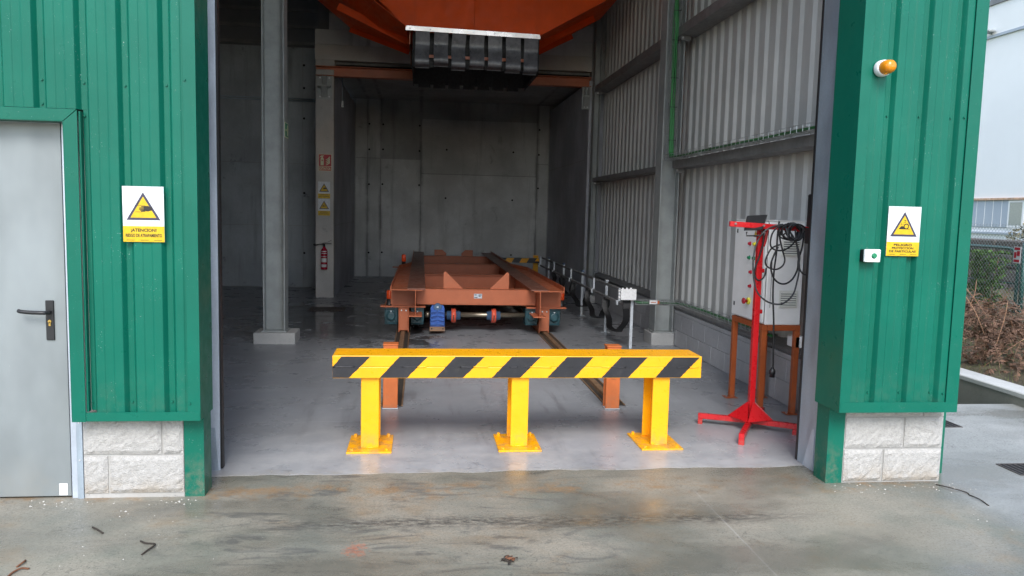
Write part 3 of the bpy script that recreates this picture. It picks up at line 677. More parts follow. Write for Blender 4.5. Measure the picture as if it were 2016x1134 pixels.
# hall shell: roof, far and left walls
rf = thing('hall_roof', (-1.9, 10, 6.6), 'dark metal roof over the hall, seen above the rear wall', 'roof')
MB().prism([(-7.2, 6.602), (3.4, 6.602), (3.4, 6.7), (-7.2, 6.7)], 'y', YF-.02, 19.3).build('roof_deck', 'sheet_roof', rf)
for yy in (6.5, 8.5, 10.5, 12.5, 14.2, 15.7): B(-7, 3.25, yy, yy+.08, 6.40, 6.60).build('purlin', 'girt', rf)
lw = thing('outer_wall', (-7.1, 10, 0), 'dark metal outer wall hidden behind the facade', 'wall')
B(-7.2, -7.0, 4.45, 19.3, -.3, 6.60).build('wall_sheet', 'sheet_in', lw)
B(-6.999, -1.9, 16.30, 16.42, 4.745, 6.399).build('wall_sheet', 'sheet_roof', lw)
for i in range(5): B(-6.99, -1.91, 16.26, 16.299, 4.80+.32*i, 4.86+.32*i).build('sheet_rib', 'girt', lw)
B(-6.999, -2.80, 4.4625, 4.60, 0.002, 6.59).build('lining', 'sheet_in', lw)
B(-2.7995, -1.302, 4.5965, 4.62, .002, 6.59).build('lining', 'sheet_in', lw)
B(2.70, 3.25, 4.6165, 4.635, .002, 6.59).build('lining', 'sheet_in', lw)
B(-1.66, 3.06, 14.705, 19.2, 4.41, 4.6).build('deck', 'conc_c', lw)
B(3.065, 3.40, 14.46, 14.69, 4.06, 6.59).build('light_leak_block', 'conc_c', lw)  # added block closing a gap that leaked light onto the side wall
B(3.36, 3.40, 4.64, 19.2, -.1, 6.59).build('outer_skin', 'green', lw)
B(-1.89, 3.355, 14.72, 14.85, 4.61, 6.59).build('wall_sheet', 'sheet_roof', lw)

# ------------------------------------------------------------------ hopper with rubber skirt
hp = thing('loading_hopper', (.72, 12.5, 3.7), 'orange steel loading hopper with black rubber flaps hanging from the roof', 'hopper')
HY0, HY1 = 11.6, 13.4
zl, zr = 4.225, 4.190
FP = [(-.25, zl), (1.67, zr), (2.64, 4.74), (2.95, 4.92), (2.95, 6.5), (-3.0, 6.5), (-.72, 4.565)]
def plate(name, pts, nrm, t, mat='hopper', parent=hp):
    n_ = Vector(nrm).normalized()*t; a = [Vector(p) for p in pts]; k = len(a)
    return MB().add(a+[p+n_ for p in a], [tuple(range(k))[::-1], tuple(range(k, 2*k))]+[(i, (i+1) % k, k+(i+1) % k, k+i) for i in range(k)]).build(name, mat, parent)
plate('front_plate', [(x, HY0, zz) for x, zz in [(-.25, zl), (.715, (zl+zr)/2), (.715, 6.5), (-2.9, 6.5)]], (0, 1, 0), .008)
plate('front_plate', [(x, HY0, zz) for x, zz in [(.721, (zl+zr)/2), (1.67, zr), (2.95, 4.92), (2.95, 6.5), (.721, 6.5)]], (0, 1, 0), .008)
# flange along the front edges
def slopebar(a, b, w, name): MB().ribbon([a, b], (0, w, 0), .012).build(name, 'hopper', hp)
slopebar((-.25, HY0+.02, zl-.004), (-2.9, HY0+.02, 6.17), .09, 'edge_flange'); slopebar((1.67, HY0+.02, zr-.004), (2.95, HY0+.02, 4.914), .09, 'edge_flange')
BL = [(-.24, 4.26), (-1.19, 4.55), (-1.60, 4.70), (-2.9, 6.5)]
for (ax, az), (bx, bz), (cx_, cz), (dx_, dz) in (((-.25, zl), (-.72, 4.565), (-.24, 4.24), (-1.19, 4.55)), ((-.72, 4.565), (-2.9, 6.16), (-1.19, 4.55), (-2.9, 5.9))):
    plate('side_plate', [(ax, HY0+.09, az+.01), (bx, HY0+.09, bz+.01), (dx_, HY1, dz), (cx_, HY1, cz)], (.3, 0, 1), .008)
plate('side_plate', [(1.67, HY0+.09, zr+.01), (2.64, HY0+.09, 4.745), (2.49, HY1, 4.64), (1.72, HY1, 4.26)], (-.3, 0, 1), .008)
plate('side_plate', [(2.64, HY0+.09, 4.745), (2.95, HY0+.09, 4.93), (2.95, HY1, 4.9), (2.49, HY1, 4.64)], (-.3, 0, 1), .008)
MB().ribbon([(-.235, 12.5, 4.195), (-1.30, 12.5, 4.67)], (0, .012, 0), .11).build('stiffener', 'hopper', hp)
MB().ribbon([(1.72, 12.5, 4.20), (2.66, 12.5, 4.70)], (0, .012, 0), .11).build('stiffener', 'hopper', hp)
MB().ribbon([(-.235, 13.38, 4.21), (-1.20, 13.38, 4.53)], (0, .012, 0), .09).build('stiffener', 'hopper', hp)
MB().ribbon([(1.74, 13.38, 4.22), (2.48, 13.38, 4.60)], (0, .012, 0), .09).build('stiffener', 'hopper', hp)
plate('back_plate', [(-.24, HY1+.005, 4.26), (1.72, HY1+.005, 4.26), (2.95, HY1+.005, 4.95), (2.95, HY1+.005, 6.5), (-2.9, HY1+.005, 6.5), (-1.19, HY1+.005, 4.57)], (0, 1, 0), .008)
for y0, y1 in ((HY0+.02, HY1),):
    MB().box(-.21, -.195, y0+.1, y1, 4.00, 4.235).build('outlet_plate', 'oxide', hp); MB().box(1.655, 1.67, y0+.1, y1, 4.00, 4.195).build('outlet_plate', 'oxide', hp)
lp = MB(); lp.hexa([(-.26, HY0-.014, zl-.055), (1.68, HY0-.014, zr-.055), (1.68, HY0-.004, zr-.055), (-.26, HY0-.004, zl-.055), (-.26, HY0-.014, zl+.010), (1.68, HY0-.014, zr+.010), (1.68, HY0-.004, zr+.010), (-.26, HY0-.004, zl+.010)])
lpo = lp.build('lip_strip', 'lipsteel', hp, .001)
for i in range(7): bolt(lpo, (-.20+.304*i, HY0-.015, zl-.022-.035*i/6), (0, -1, 0), .015, .012)
for i in range(7):                                # front flaps bellied like hanging belts and curled under
    xc = -.02+.262*i; zt_ = zl-.045-.006*i; w = .212; rn = random.Random(i)
    path = []; d = rn.uniform(-.02, .03); am = rn.uniform(.6, 1.5); sk_ = rn.uniform(-.012, .012); w *= rn.uniform(.93, 1.03)
    for k in range(13):
        t = k/12; path.append((xc+sk_*t+.004*math.sin(t*6+i), HY0-.002+.055*am*math.sin(t*math.pi*.85)-.05*am*max(0, t-.35)*2.2*(1-max(0, t-.80)*3.0), zt_-(.45+d)*t))
    p2 = [Vector(p) for p in path]
    end = p2[-1]
    for k in range(1, 7):
        a = k/6*math.pi*.62; p2.append(end+Vector((0, .10*math.sin(a)+.02*k*.3, -.07*(1-math.cos(a))*.35)))
    MB().ribbon(p2, (w, 0, 0), .012).build('rubber_flap', 'rubber', hp)
sk = MB().box(-.14, 1.67, HY1-.02, HY1-.005, 3.70, 4.25).build('skirt', 'rubber_dark', hp)
MB().box(-.155, -.1405, HY0+.12, HY1-.02, 3.70, 4.24).build('skirt', 'rubber_dark', hp); MB().box(1.6705, 1.685, HY0+.12, HY1-.02, 3.70, 4.19).build('skirt', 'rubber_dark', hp)
MB().box(-.14, 1.67, HY0+.19, HY0+.20, 3.70, 4.19).build('skirt', 'rubber_dark', hp)
for i in range(7): B(-.08+.245*i, .115+.245*i, HY1-.034, HY1-.022, 3.64, 4.20).build('rubber_flap', 'rubber_dark', hp)
for i in range(6): B(1.687, 1.695, HY0+.2+.27*i, HY0+.40+.27*i, 3.66, 4.17).build('rubber_flap', 'rubber_dark', hp); B(-.166, -.158, HY0+.2+.27*i, HY0+.40+.27*i, 3.66, 4.17).build('rubber_flap', 'rubber_dark', hp)
B(-.09, 1.59, HY0+.14, HY0+.18, 3.83, 3.87).build('cross_bar', 'oxide', hp)

# ------------------------------------------------------------------ rails and stops
for xr, lab in ((-.225, 'rusty floor rail on the steel column side, leading under the cart'), (1.665, 'rusty floor rail on the cable track side, leading under the cart')):
    r = thing('floor_rail', (xr, 12, 0), lab, 'rail', 'rails under the cart')
    B(xr-.075, xr+.075, 6.45, 18.7, .0065, .0085).build('rail_slot', 'railslot', r)
    B(xr-.09, xr-.0755, 6.44, 18.7, .0068, .016).build('edge_angle', 'rail', r, .002); B(xr+.0755, xr+.09, 6.44, 18.7, .0068, .016).build('edge_angle', 'rail', r, .002)
    MB().prism([(xr-.034, .009), (xr+.034, .009), (xr+.030, .020), (xr+.030, .030), (xr+.024, .036), (xr-.024, .036), (xr-.030, .030), (xr-.030, .020)], 'y', 6.45, 18.7).build('rail_head', 'rail', r)
def stop(x0, x1, y0, lab):
    t = thing('rail_stop', ((x0+x1)/2, y0+.05, 0), lab, 'rail stop', 'end stops of the floor rails')
    f = .011; y1 = y0+.10
    B(x0, x1, y0, y0+f, .012, .53).build('flange', 'stop_orange', t, .002); B(x0, x1, y1-f, y1, .012, .53).build('flange', 'stop_orange', t, .002)
    xc = (x0+x1)/2; B(xc-.004, xc+.004, y0+f+.0005, y1-f-.0005, .012, .529).build('web', 'stop_orange', t)
    B(x0-.004, x1+.004, y0-.006, y1+.004, .0065, .0115).build('base_plate', 'pale_steel', t)
    B(x0-.004, x1+.004, y0-.004, y1+.006, .531, .542).build('cap_plate', 'stop_orange', t, .002)
stop(-.295, -.178, 6.37, 'orange steel end stop behind the first barrier post')
stop(1.550, 1.668, 6.32, 'orange steel end stop behind the third barrier post')

# ------------------------------------------------------------------ yellow and black barrier
ba = thing('barrier', (.7, 5.4, 0), 'yellow and black striped steel barrier across the doorway', 'barrier')
BX0, BX1, BY0, BY1 = -.578, 1.967, 5.25, 5.53
zb0, zb1, zm = .503, .656, .579
beam = B(BX0, BX1, BY0, BY1, zm+.0012, zb1).build('beam', 'yellow', ba, .003, seg=2)
B(BX0, BX1, BY0, BY1, zb0, zm-.0012).build('beam', 'yellow', ba, .003, seg=2)
B(BX0+.004, BX1-.004, BY0+.004, BY1-.004, zm-.003, zm+.003).build('weld_seam', 'yellow', ba)
tops = (-.518, -.329, -.135, .053, .239, .437, .624, .825, 1.007, 1.193, 1.385, 1.578, 1.760, 1.953)
bots = (-.640, -.471, -.270, -.086, .104, .291, .486, .681, .868, 1.058, 1.250, 1.439, 1.632, 1.812)
def stripe_poly(i, za, zb):
    def xa(t, zz): return bots[t]+(tops[t]-bots[t])*(zz-zb0)/(zb1-.006-zb0)
    rn = random.Random(i*3+int(za*100)); n_ = 6
    L = [(max(BX0+.001, xa(2*i, za+(zb-za)*k/n_)+rn.uniform(-.0022, .0022)), za+(zb-za)*k/n_) for k in range(n_+1)]
    Rr = [(xa(2*i+1, za+(zb-za)*k/n_)+rn.uniform(-.0022, .0022), za+(zb-za)*k/n_) for k in range(n_+1)]
    return L+Rr[::-1]
for i in range(7):
    MB().prism(stripe_poly(i, zm+.0025, zb1-.006), 'y', BY0-.0007, BY0+.002).build('stripe', 'black_paint', beam)
    MB().prism(stripe_poly(i, zb0+.003, zm-.0025), 'y', BY0-.0007, BY0+.002).build('stripe', 'black_paint', beam)
    MB().prism(stripe_poly(i, zm-.003, zm+.003), 'y', BY0+.0005, BY0+.0036).build('stripe', 'black_paint', beam)
stripe_mid = [((bots[2*k]+tops[2*k])/2, (bots[2*k+1]+tops[2*k+1])/2) for k in range(7)]
for xa, xb in ((-.576, -.43), (-.12, .045), (.27, .465), (.612, .664), (.719, .90), (1.252, 1.425), (1.788, 1.945)):
    cuts = [xa]+sorted(c for ab in stripe_mid for c in ab if xa < c < xb)+[xb]
    for a, b in zip(cuts, cuts[1:]):
        m_ = 'black_paint' if any(p <= (a+b)/2 <= q for p, q in stripe_mid) else 'yellow'; n_ = 6
        MB().tube([(a+(b-a)*k/n_, BY0-.0005, zm+random.uniform(-.0012, .0012)) for k in range(n_+1)], [random.uniform(.0040, .0058) for _ in range(n_+1)], 6).build('weld_bead', m_, beam)
def post(xc, x0, x1):
    p = MB(); y0, y1, tf = 5.278, 5.515, .011
    p.box(x0, x1, y0, y0+tf, .016, zb0-.0005).box(x0, x1, y1-tf, y1, .016, zb0-.0005).box(xc-.004, xc+.004, y0+tf, y1-tf, .016, zb0-.0005)
    o = p.build('post', 'yellow', ba, .0025)
    bp = B(xc-.150, xc+.150, 5.185, 5.590, .0015, .0155).build('base_plate', 'yellow', o, .003)
    for dx in (-.115, .115):
        for yy in (5.225, 5.55):
            bolt(o, (xc+dx, yy, .0157), (0, 0, 1), .0125, .020 if yy > 5.4 else .011, 'yellow')
    MB().tube([(x0+.003, y0-.002, .019), (x1-.003, y0-.002, .019)], .0045, 6).build('weld_bead', 'yellow', o)
post(-.331, -.391, -.271); post(.690, .630, .750); post(1.692, 1.632, 1.752)

# ------------------------------------------------------------------ transfer cart
ct = thing('transfer_cart', (.75, 14, 0), 'orange-brown steel transfer cart standing on the floor rails', 'rail cart')
CZ = .635; YC0, YC1 = 9.95, 18.55
def ibeam_y(xc, hw, z0, z1, y0, y1, tf=.014, tw=.010):
    p = MB(); p.box(xc-hw, xc+hw, y0, y1, z1-tf, z1).box(xc-hw, xc+hw, y0, y1, z0, z0+tf).box(xc-tw/2, xc+tw/2, y0, y1, z0+tf, z1-tf); return p
for xc, sgn in ((-.065, -1), (1.535, 1)):
    b = ibeam_y(xc, .085, .275, CZ-.0125, YC0, YC1).build('main_beam', 'oxide', ct, .0015)
    xi, xo = xc-sgn*.122, xc+sgn*.30; xs = xc+sgn*.10
    lo, hi = min, max
    poly = [(xi, YC0-.004), (xo, YC0-.004), (xo, 13.45), (xs, 14.3), (xs, YC1), (xi, YC1)]
    polyo = [(xc+sgn*.087, YC0-.004), (xo, YC0-.004), (xo, 13.45), (xs, 14.3), (xs, 14.32), (xc+sgn*.087, 14.32)]
    MB().prism(polyo, 'z', CZ-.024, CZ-.012).build('deck_plate', 'oxide', ct, .002)
    x0, x1 = sorted((xi, xc+sgn*.105)); B(x0, x1, YC0-.006, YC1, CZ-.0115, CZ+.004).build('top_flange', 'shaded_flange', ct, .002)
    sp_ = [(xo, YC0-.006), (xo+sgn*.010, YC0-.006), (xo+sgn*.010, 13.46), (xs+sgn*.010, 14.31), (xs+sgn*.010, YC1), (xs, YC1), (xs, 14.30), (xo, 13.45)]
    MB().prism(sp_, 'z', CZ-.040, CZ+.045).build('edge_strip', 'oxide', ct, .0015)
    # wheel truck: side gusset, base plate, housing
    x0, x1 = sorted((xc+sgn*.012, xc+sgn*.335)); B(x0, x1, 10.33, 10.345, .372, CZ-.013).build('gusset_plate', 'oxide', ct)
    x0, x1 = sorted((xc-sgn*.13, xc+sgn*.41)); B(x0, x1, 10.30, 11.5, .350, .371).build('bearer_plate', 'oxide', ct, .002)
    xr = -.217 if sgn < 0 else 1.650
    wh = B(xr-.068, xr-.055, 10.32, 11.1, .020, .349).box(xr+.055, xr+.068, 10.32, 11.1, .020, .349).box(xr-.0545, xr+.0545, 10.32, 10.335, .045, .349).build('wheel_housing', 'oxide', ct, .002)
    for dx in (-.03, .03): bolt(wh, (xr+dx, 10.319, .31), (0, -1, 0), .011, .010)
    wl = MB().ring([(-.045, .13), (-.045, .17), (-.035, .175), (.035, .175), (.045, .17), (.045, .13)], (xr, 10.72, .213), (1, 0, 0), 28).build('wheel', 'shaft', ct)
    wr2 = MB().ring([(-.045, .13), (-.045, .17), (.045, .17), (.045, .13)], (xr, 17.6, .209), (1, 0, 0), 28).build('wheel', 'shaft', ct)
    B(xr-.068, xr-.055, 17.2, 18.0, .020, .349).box(xr+.055, xr+.068, 17.2, 18.0, .020, .349).box(xr-.068, xr+.068, 17.2, 18.0, .3495, .37).build('wheel_housing', 'oxide', ct, .002)
    # plummer-block bearings (dark castings) both sides of the wheel
    for xb in (xr-.166, xr+.166+(.012 if sgn < 0 else -.03)):
        q = MB(); w = .085
        q.prism([(xb-w, .330), (xb+w, .330), (xb+w, .17), (xb+w*.9, .135), (xb-w*.9, .135), (xb-w, .17)], 'y', 10.36, 10.62)
        q.prism([(xb-w-.004, .349), (xb+w+.004, .349), (xb+w+.004, .318), (xb-w-.004, .318)], 'y', 10.34, 10.64)
        q.prism([(xb-.016, .30), (xb+.016, .30), (xb+.012, .16), (xb-.012, .16)], 'y', 10.335, 10.36)
        for dx in (-.055, .055): q.prism([(xb+dx-.014, .325), (xb+dx+.014, .325), (xb+dx*1.1+.010, .15), (xb+dx*1.1-.010, .15)], 'y', 10.347, 10.36)
        q.box(xb-w, xb+w, 10.35, 10.63, .119, .1345)
        q.ring([(0, .062), (.012, .058), (.018, .040)], (xb, 10.334, .232), (0, -1, 0), 18)
        bo = q.build('bearing_block', 'teal', ct, .006)
        MB().prism([(xb-.012, .305), (xb+.012, .305), (xb, .285)], 'y', 10.312, 10.316).build('grease_mark', 'pale_steel', bo)
# cross beams
def cross(y, z0, z1, x0=-.055, x1=1.527, w=.06):
    p = MB(); p.box(x0, x1, y-w, y+w, z0, z0+.012).box(x0, x1, y-w, y+w, z1-.012, z1).box(x0, x1, y-.005, y+.005, z0+.012, z1-.012)
    return p.build('cross_beam', 'oxide', ct, .0015)
cross(10.42, .392, .596, w=.10)
for yy in (12.72, 15.25, 17.75): cross(yy, .33, .600)
np_ = B(.700, .808, 10.3155, 10.3190, .478, .540).build('name_plate', 'galv_light', ct, .001)
for r_, (a, b) in enumerate(((.706, .748), (.760, .802))):
    for q in range(3): B(a+.004*(q % 2), b-.006*((q+r_) % 3), 10.3150, 10.3154, .486+.017*q, .496+.017*q).build('print_line', ('sign_black', 'sign_white', 'sign_black')[(q+r_) % 3], np_)
B(.62, .92, 10.320, 10.4149, .404, .412).build('label_ledge', 'oxide', ct)
B(-.054, 1.526, 10.3195, 10.3285, .4045, .5835).build('face_plate', 'oxide', ct)
B(-.054, .62, 10.3285, 10.4149, .5, .505).build('inner_shelf', 'oxide', ct)
def tri(y, s, k=1):
    for x0, x1 in ((.298, .555), (1.168, .912)):
        d = .02 if x1 > x0 else -.02
        MB().prism([(x0, CZ-.036), (x0, CZ-.036+.21*k*s), (x0+d, CZ-.036+.235*k*s), (x1, CZ-.033), (x1, CZ-.036)], 'y', y, y+.014).build('stop_gusset', 'oxide', ct, .002)
tri(10.37, 1)
for x0, x1, x2 in ((.296, .47, .561), (1.165, .99, .905)): MB().prism([(x0, .601), (x0, .735), (x1, .735), (x2, .66), (x2, .601)], 'y', 17.80, 17.814).build('stop_gusset', 'oxide', ct, .002)
# inclined inner plates seen between the cross beams
for y0, y1 in ((10.55, 12.6), (12.85, 15.1), (15.4, 17.6)): MB().add([(-.05, y0, .36), (1.52, y0, .36), (1.52, y1, .36), (-.05, y1, .36), (-.05, y0, .372), (1.52, y0, .372), (1.52, y1, .372), (-.05, y1, .372)], [(3, 2, 1, 0), (4, 5, 6, 7), (0, 1, 5, 4), (1, 2, 6, 5), (2, 3, 7, 6), (3, 0, 4, 7)]).build('belly_plate', 'oxide', ct)
# drive: motor gearbox, shaft and couplings
gb = MB(); gx0, gx1 = .128, .320
gb.prism([(gx0, .10), (gx1, .10), (gx1-.004, .34), (gx1-.02, .385), (gx0+.02, .385), (gx0+.004, .34)], 'y', 10.30, 10.62)
for q in range(4):
    z0 = .118+.055*q
    gb.prism([(gx0+.008, z0), ((gx0+gx1)/2-.006, z0+.016), ((gx0+gx1)/2-.006, z0+.044), (gx0+.008, z0+.034)], 'y', 10.270, 10.30)
    gb.prism([(gx1-.008, z0), ((gx0+gx1)/2+.006, z0+.016), ((gx0+gx1)/2+.006, z0+.044), (gx1-.008, z0+.034)], 'y', 10.270, 10.30)
go = gb.build('gearbox', 'blue', ct, .004)
MB().ring([(0, .055), (.012, .050)], (.224, 10.30, .36), (0, -1, 0), 18).build('flange_ring', 'coupling_blue', go); B(.212, .236, 10.284, 10.2875, .352, .372).build('sight_glass', 'pale_steel', go)
B(gx0-.006, gx1+.002, 10.29, 10.62, .040, .0995).build('torque_plate', 'brown_plate', go, .002)
for dx in (.03, -.03): MB().cyl((gx0 if dx > 0 else gx1, 10.2899, .075), (gx0 if dx > 0 else gx1, 10.288, .075), .001, 6).build('pin', 'dark', go)
for xx in (gx0+.022, gx1-.022): MB().cyl((xx, 10.289, .075), (xx, 10.286, .075), .010, 10).build('pin_hole', 'dark', go)
MB().ring([(0, .032), (1.16, .032)], (.32, 10.46, .241), (1, 0, 0), 16).build('drive_shaft', 'shaft', ct)
MB().ring([(0, .04), (.055, .04)], (.068, 10.46, .241), (1, 0, 0), 16).build('shaft_collar', 'shaft', ct)
for xc in (.440, .978):
    cp = MB().ring([(-.09, .045), (-.09, .058), (-.035, .062), (-.035, .082), (.035, .082), (.035, .062), (.09, .058), (.09, .045)], (xc, 10.46, .231), (1, 0, 0), 20).build('coupling', 'coupling_blue', ct, .002)
    MB().ring([(-.030, .083), (-.030, .098), (.030, .098), (.030, .083)], (xc, 10.46, .231), (1, 0, 0), 24, True, False).build('guard_ring', 'coupling_red', cp)
    B(xc-.006, xc+.006, 10.357, 10.362, .18, .25).build('ring_mark', 'black', cp)
    for dx in (-.06, .06): MB().cyl((xc+dx, 10.44, .285), (xc+dx, 10.44, .305), .006, 6).build('grub_screw', 'black', cp)
# amber beacons on the cart
def cart_beacon(x, y, z0, h):
    b = MB().ring([(0, .045), (.01, .045), (.02, .036), (h*.42, .036)], (x, y, z0), (0, 0, 1), 16).build('beacon', 'black', ct)
    MB().ring([(0, .032), (.01, .038), (h*.5, .038), (h*.56, .030), (h*.58, .012)], (x, y, z0+h*.42+.001), (0, 0, 1), 16).build('beacon_lens', 'amber_lit', b)
cart_beacon(-.408, 10.36, .372, .20); cart_beacon(1.895, 10.42, .372, .20)
B(-.50, -.24, 13.95, 14.10, .60, .612).build('beacon_arm', 'oxide', ct); cart_beacon(-.305, 14.02, .613, .22)
B(-.52, -.478, 10.30, 10.42, .352, .371).build('beacon_arm', 'oxide', ct)

# ------------------------------------------------------------------ cable festoon
ft = thing('cable_festoon_track', (2.49, 13, 0), 'twin-rail festoon track on thin posts carrying looped flat black cable', 'cable track')
def crail(x, z, name): MB().prism([(x-.014, z-.015), (x-.004, z-.015), (x-.004, z-.011), (x-.010, z-.011), (x-.010, z+.011), (x+.010, z+.011), (x+.010, z-.011), (x+.004, z-.011), (x+.004, z-.015), (x+.014, z-.015), (x+.014, z+.015), (x-.014, z+.015)], 'y', 9.24, 16.35).build(name, 'girt', ft)
crail(2.50, .690, 'upper_rail'); crail(2.46, .535, 'lower_rail')
for py in (9.21, 10.54, 12.18, 13.85, 15.5):
    o = B(2.522, 2.556, py-.017, py+.017, .0075, .735).build('post', 'pale_steel', ft, .002)
    if py > 9.5:
        B(2.48, 2.598, py-.05, py+.05, .0062, .014).build('foot_plate', 'pale_steel', o, .001)
        for dx in (-.045, .045): bolt(o, (2.539+dx, py, .0142), (0, 0, 1), .009, .014)
        B(2.521, 2.560, py-.04, py+.04, .712, .735).build('cap_clamp', ('coupling_blue' if py > 12 else 'pale_steel'), o, .002)
for py in (9.55, 11.03, 12.76, 14.45, 16.12):
    o = B(2.455, 2.480, py-.02, py+.02, .557, .715).build('bracket', 'pale_steel', ft, .001); B(2.43, 2.4545, py-.025, py+.025, .505, .56).build('bracket_foot', 'pale_steel', o)
def loops(xc, w):
    ys = (9.16, 10.19, 11.33, 12.49, 13.5, 14.4); bottoms = (.16, .185, .205, .25, .30)
    for i in range(5):
        a, b = ys[i], ys[i+1]; pts = []
        for k in range(19):
            t = k/18; s_ = math.sin(math.pi*t); y_ = a+(b-a)*(t-.10*math.sin(2*math.pi*t)); zt2 = .505
            pts.append((xc+.02*math.sin(k+i), y_, zt2-(zt2-bottoms[i])*(s_**.75)))
        MB().ribbon(pts, (w, 0, 0), .010).build('cable_loop', 'cable', ft)
        B(xc-.03, xc+.03, b-.03, b+.03, .50, .534).build('trolley', 'black', ft, .003)
loops(2.455, .078)
MB().ribbon(smoothpath([(2.47, 9.20, .61), (2.47, 9.18, .55), (2.46, 9.17, .50)], 3), (.09, 0, 0), .014).build('cable_loop', 'cable', ft)
jb = thing('junction_box', (2.47, 9.2, .62), 'pale junction box at the near end of the festoon track', 'junction box')
jo = B(2.380, 2.562, 9.125, 9.192, .617, .742).build('box_body', 'white_plastic', jb, .005)
B(2.376, 2.566, 9.110, 9.1245, .613, .746).build('lid', 'white_plastic', jb, .004)
for q in range(3):
    MB().cyl((2.379, 9.165, .64+.04*q), (2.358, 9.165, .64+.04*q), .013, 8).build('gland', 'white_plastic', jb); MB().cyl((2.41+.05*q, 9.165, .743), (2.41+.05*q, 9.165, .757), .012, 8).build('gland', 'white_plastic', jb)
# striped far barrier
fb = thing('end_barrier', (2.3, 17.0, 0), 'small yellow and black striped barrier behind the cart', 'barrier')
B(1.72, 2.57, 17.0, 17.12, .52, .625).build('beam', 'black_paint', fb, .004)
for x0 in (1.80, 2.13, 2.46): MB().prism([(x0, .522), (x0+.16, .522), (x0+.22, .623), (x0+.06, .623)] if x0 < 2.4 else [(x0+.02, .56), (x0+.108, .56), (x0+.108, .623), (x0+.06, .623)], 'y', 16.9965, 16.9995).build('stripe', 'yellow', fb)
B(2.46, 2.57, 17.13, 17.22, .0065, .68).build('post', 'yellow', fb, .004); B(1.74, 1.84, 17.13, 17.22, .0065, .60).build('post', 'yellow', fb, .004)

# ------------------------------------------------------------------ cabinet and its stand
cst = thing('cabinet_stand', (2.95, 6.45, 0), 'orange-brown square-tube stand under the control cabinet', 'stand')
CX0, CX1, CY0, CY1 = 2.795, 3.125, 6.12, 6.76
s_ = .045
for x0 in (CX0, CX1-s_):
    for y0 in (CY0, CY1-s_):
        o = B(x0, x0+s_, y0, y0+s_, .010, .7085).build('leg', 'stand_orange', cst, .003)
        bp = B(x0-.045, x0+s_+.02, y0-.03, y0+s_+.03, .0065, .0095).build('foot_plate', 'stand_orange', o)
        bolt(o, (x0-.022, y0+.02, .0097), (0, 0, 1), .008, .01)
for (a, b, c, d) in ((CX0+s_+.0005, CX1-s_-.0005, CY0, CY0+s_), (CX0+s_+.0005, CX1-s_-.0005, CY1-s_, CY1), (CX0, CX0+s_, CY0, CY1), (CX1-s_, CX1, CY0, CY1)):
    full = b-a < .06
    B(a, b, c, d, .709, .756).build('top_rail', 'stand_orange', cst, .003)
cb = thing('control_cabinet', (2.96, 6.44, .757), 'grey control cabinet with buttons and two white vents', 'cabinet')
body = B(2.815, 3.120, 6.125, 6.775, .757, 1.612).build('cabinet_body', 'cabinet', cb, .006)
B(2.790, 2.8105, 6.134, 6.766, .772, 1.600).build('cabinet_door', 'cabinet', cb, .004)
B(2.80, 3.128, 6.115, 6.785, 1.6125, 1.618).build('cap', 'cabinet', cb, .002)
B(2.8107, 2.8148, 6.138, 6.762, .776, 1.596).build('door_gasket', 'black', cb)
dY = {0: 6.425, 1: 6.335}
def button(y, z, mat, r=.013, h=.022, name='push_button'):
    o = MB().ring([(0, r*1.35), (.006, r*1.35), (.006, r), (h, r*.92)], (2.7915, y, z), (-1, 0, 0), 14).build(name, mat, cb)
    B(2.7905, 2.7918, y-.016, y+.016, z+.02, z+.048).build('legend_tag', 'galv_light', o)
    return o
for y_, z_, m_ in ((6.43, 1.413, 'btn_red'), (6.335, 1.413, 'btn_yellow'), (6.43, 1.294, 'btn_green'), (6.335, 1.294, 'btn_green'), (6.385, 1.173, 'btn_red'), (6.385, 1.053, 'btn_red')): button(y_, z_, m_)
B(2.7905, 2.7918, 6.26, 6.345, 1.14, 1.20).build('legend_plate', 'white_plastic', cb)
es = MB().ring([(0, .030), (.016, .030), (.02, .026)], (2.7915, 6.395, .925), (-1, 0, 0), 16).build('emergency_stop', 'btn_yellow', cb)
MB().ring([(0, .012), (.02, .012), (.024, .026), (.036, .026), (.042, .018)], (2.7710, 6.395, .925), (-1, 0, 0), 16).build('mushroom_head', 'btn_red', es)
wt = MB().prism([(6.30, 1.473), (6.375, 1.473), (6.3375, 1.535)], 'x', 2.7900, 2.7915).build('warning_triangle', 'sign_black', cb)
MB().prism([(6.311, 1.480), (6.364, 1.480), (6.3375, 1.523)], 'x', 2.7890, 2.7898).build('triangle_face', 'sign_yellow', wt)
for zz in (1.515, .87):
    o = B(2.786, 2.7915, 6.70, 6.722, zz-.018, zz+.018).build('lock', 'black', cb, .002)
def vent(z0, z1):
    x0, x1 = 2.925, 3.085
    v = B(x0, x1, 6.1175, 6.1245, z0, z1).build('vent_frame', 'vent', cb, .002)
    nsl = 7
    for q in range(nsl):
        zz = z0+.018+(z1-z0-.036)*q/(nsl-1)
        MB().prism([(6.117, zz+.005), (6.106, zz-.003), (6.106, zz-.007), (6.117, zz-.002)], 'x', x0+.012, x1-.012).build('vent_slat', 'vent', v)
        if q < nsl-1: B(x0+.014, x1-.014, 6.1160, 6.1172, zz+.0055, zz+.0135).build('vent_gap', 'dark', v)
vent(.90, 1.045); vent(1.325, 1.47)
B(2.850, 2.853, 6.1235, 6.1248, .90, 1.30).build('door_seam', 'dark', cb); B(2.83, 2.87, 6.1225, 6.1246, .775, .83).build('edge_cover', 'cabinet', cb)
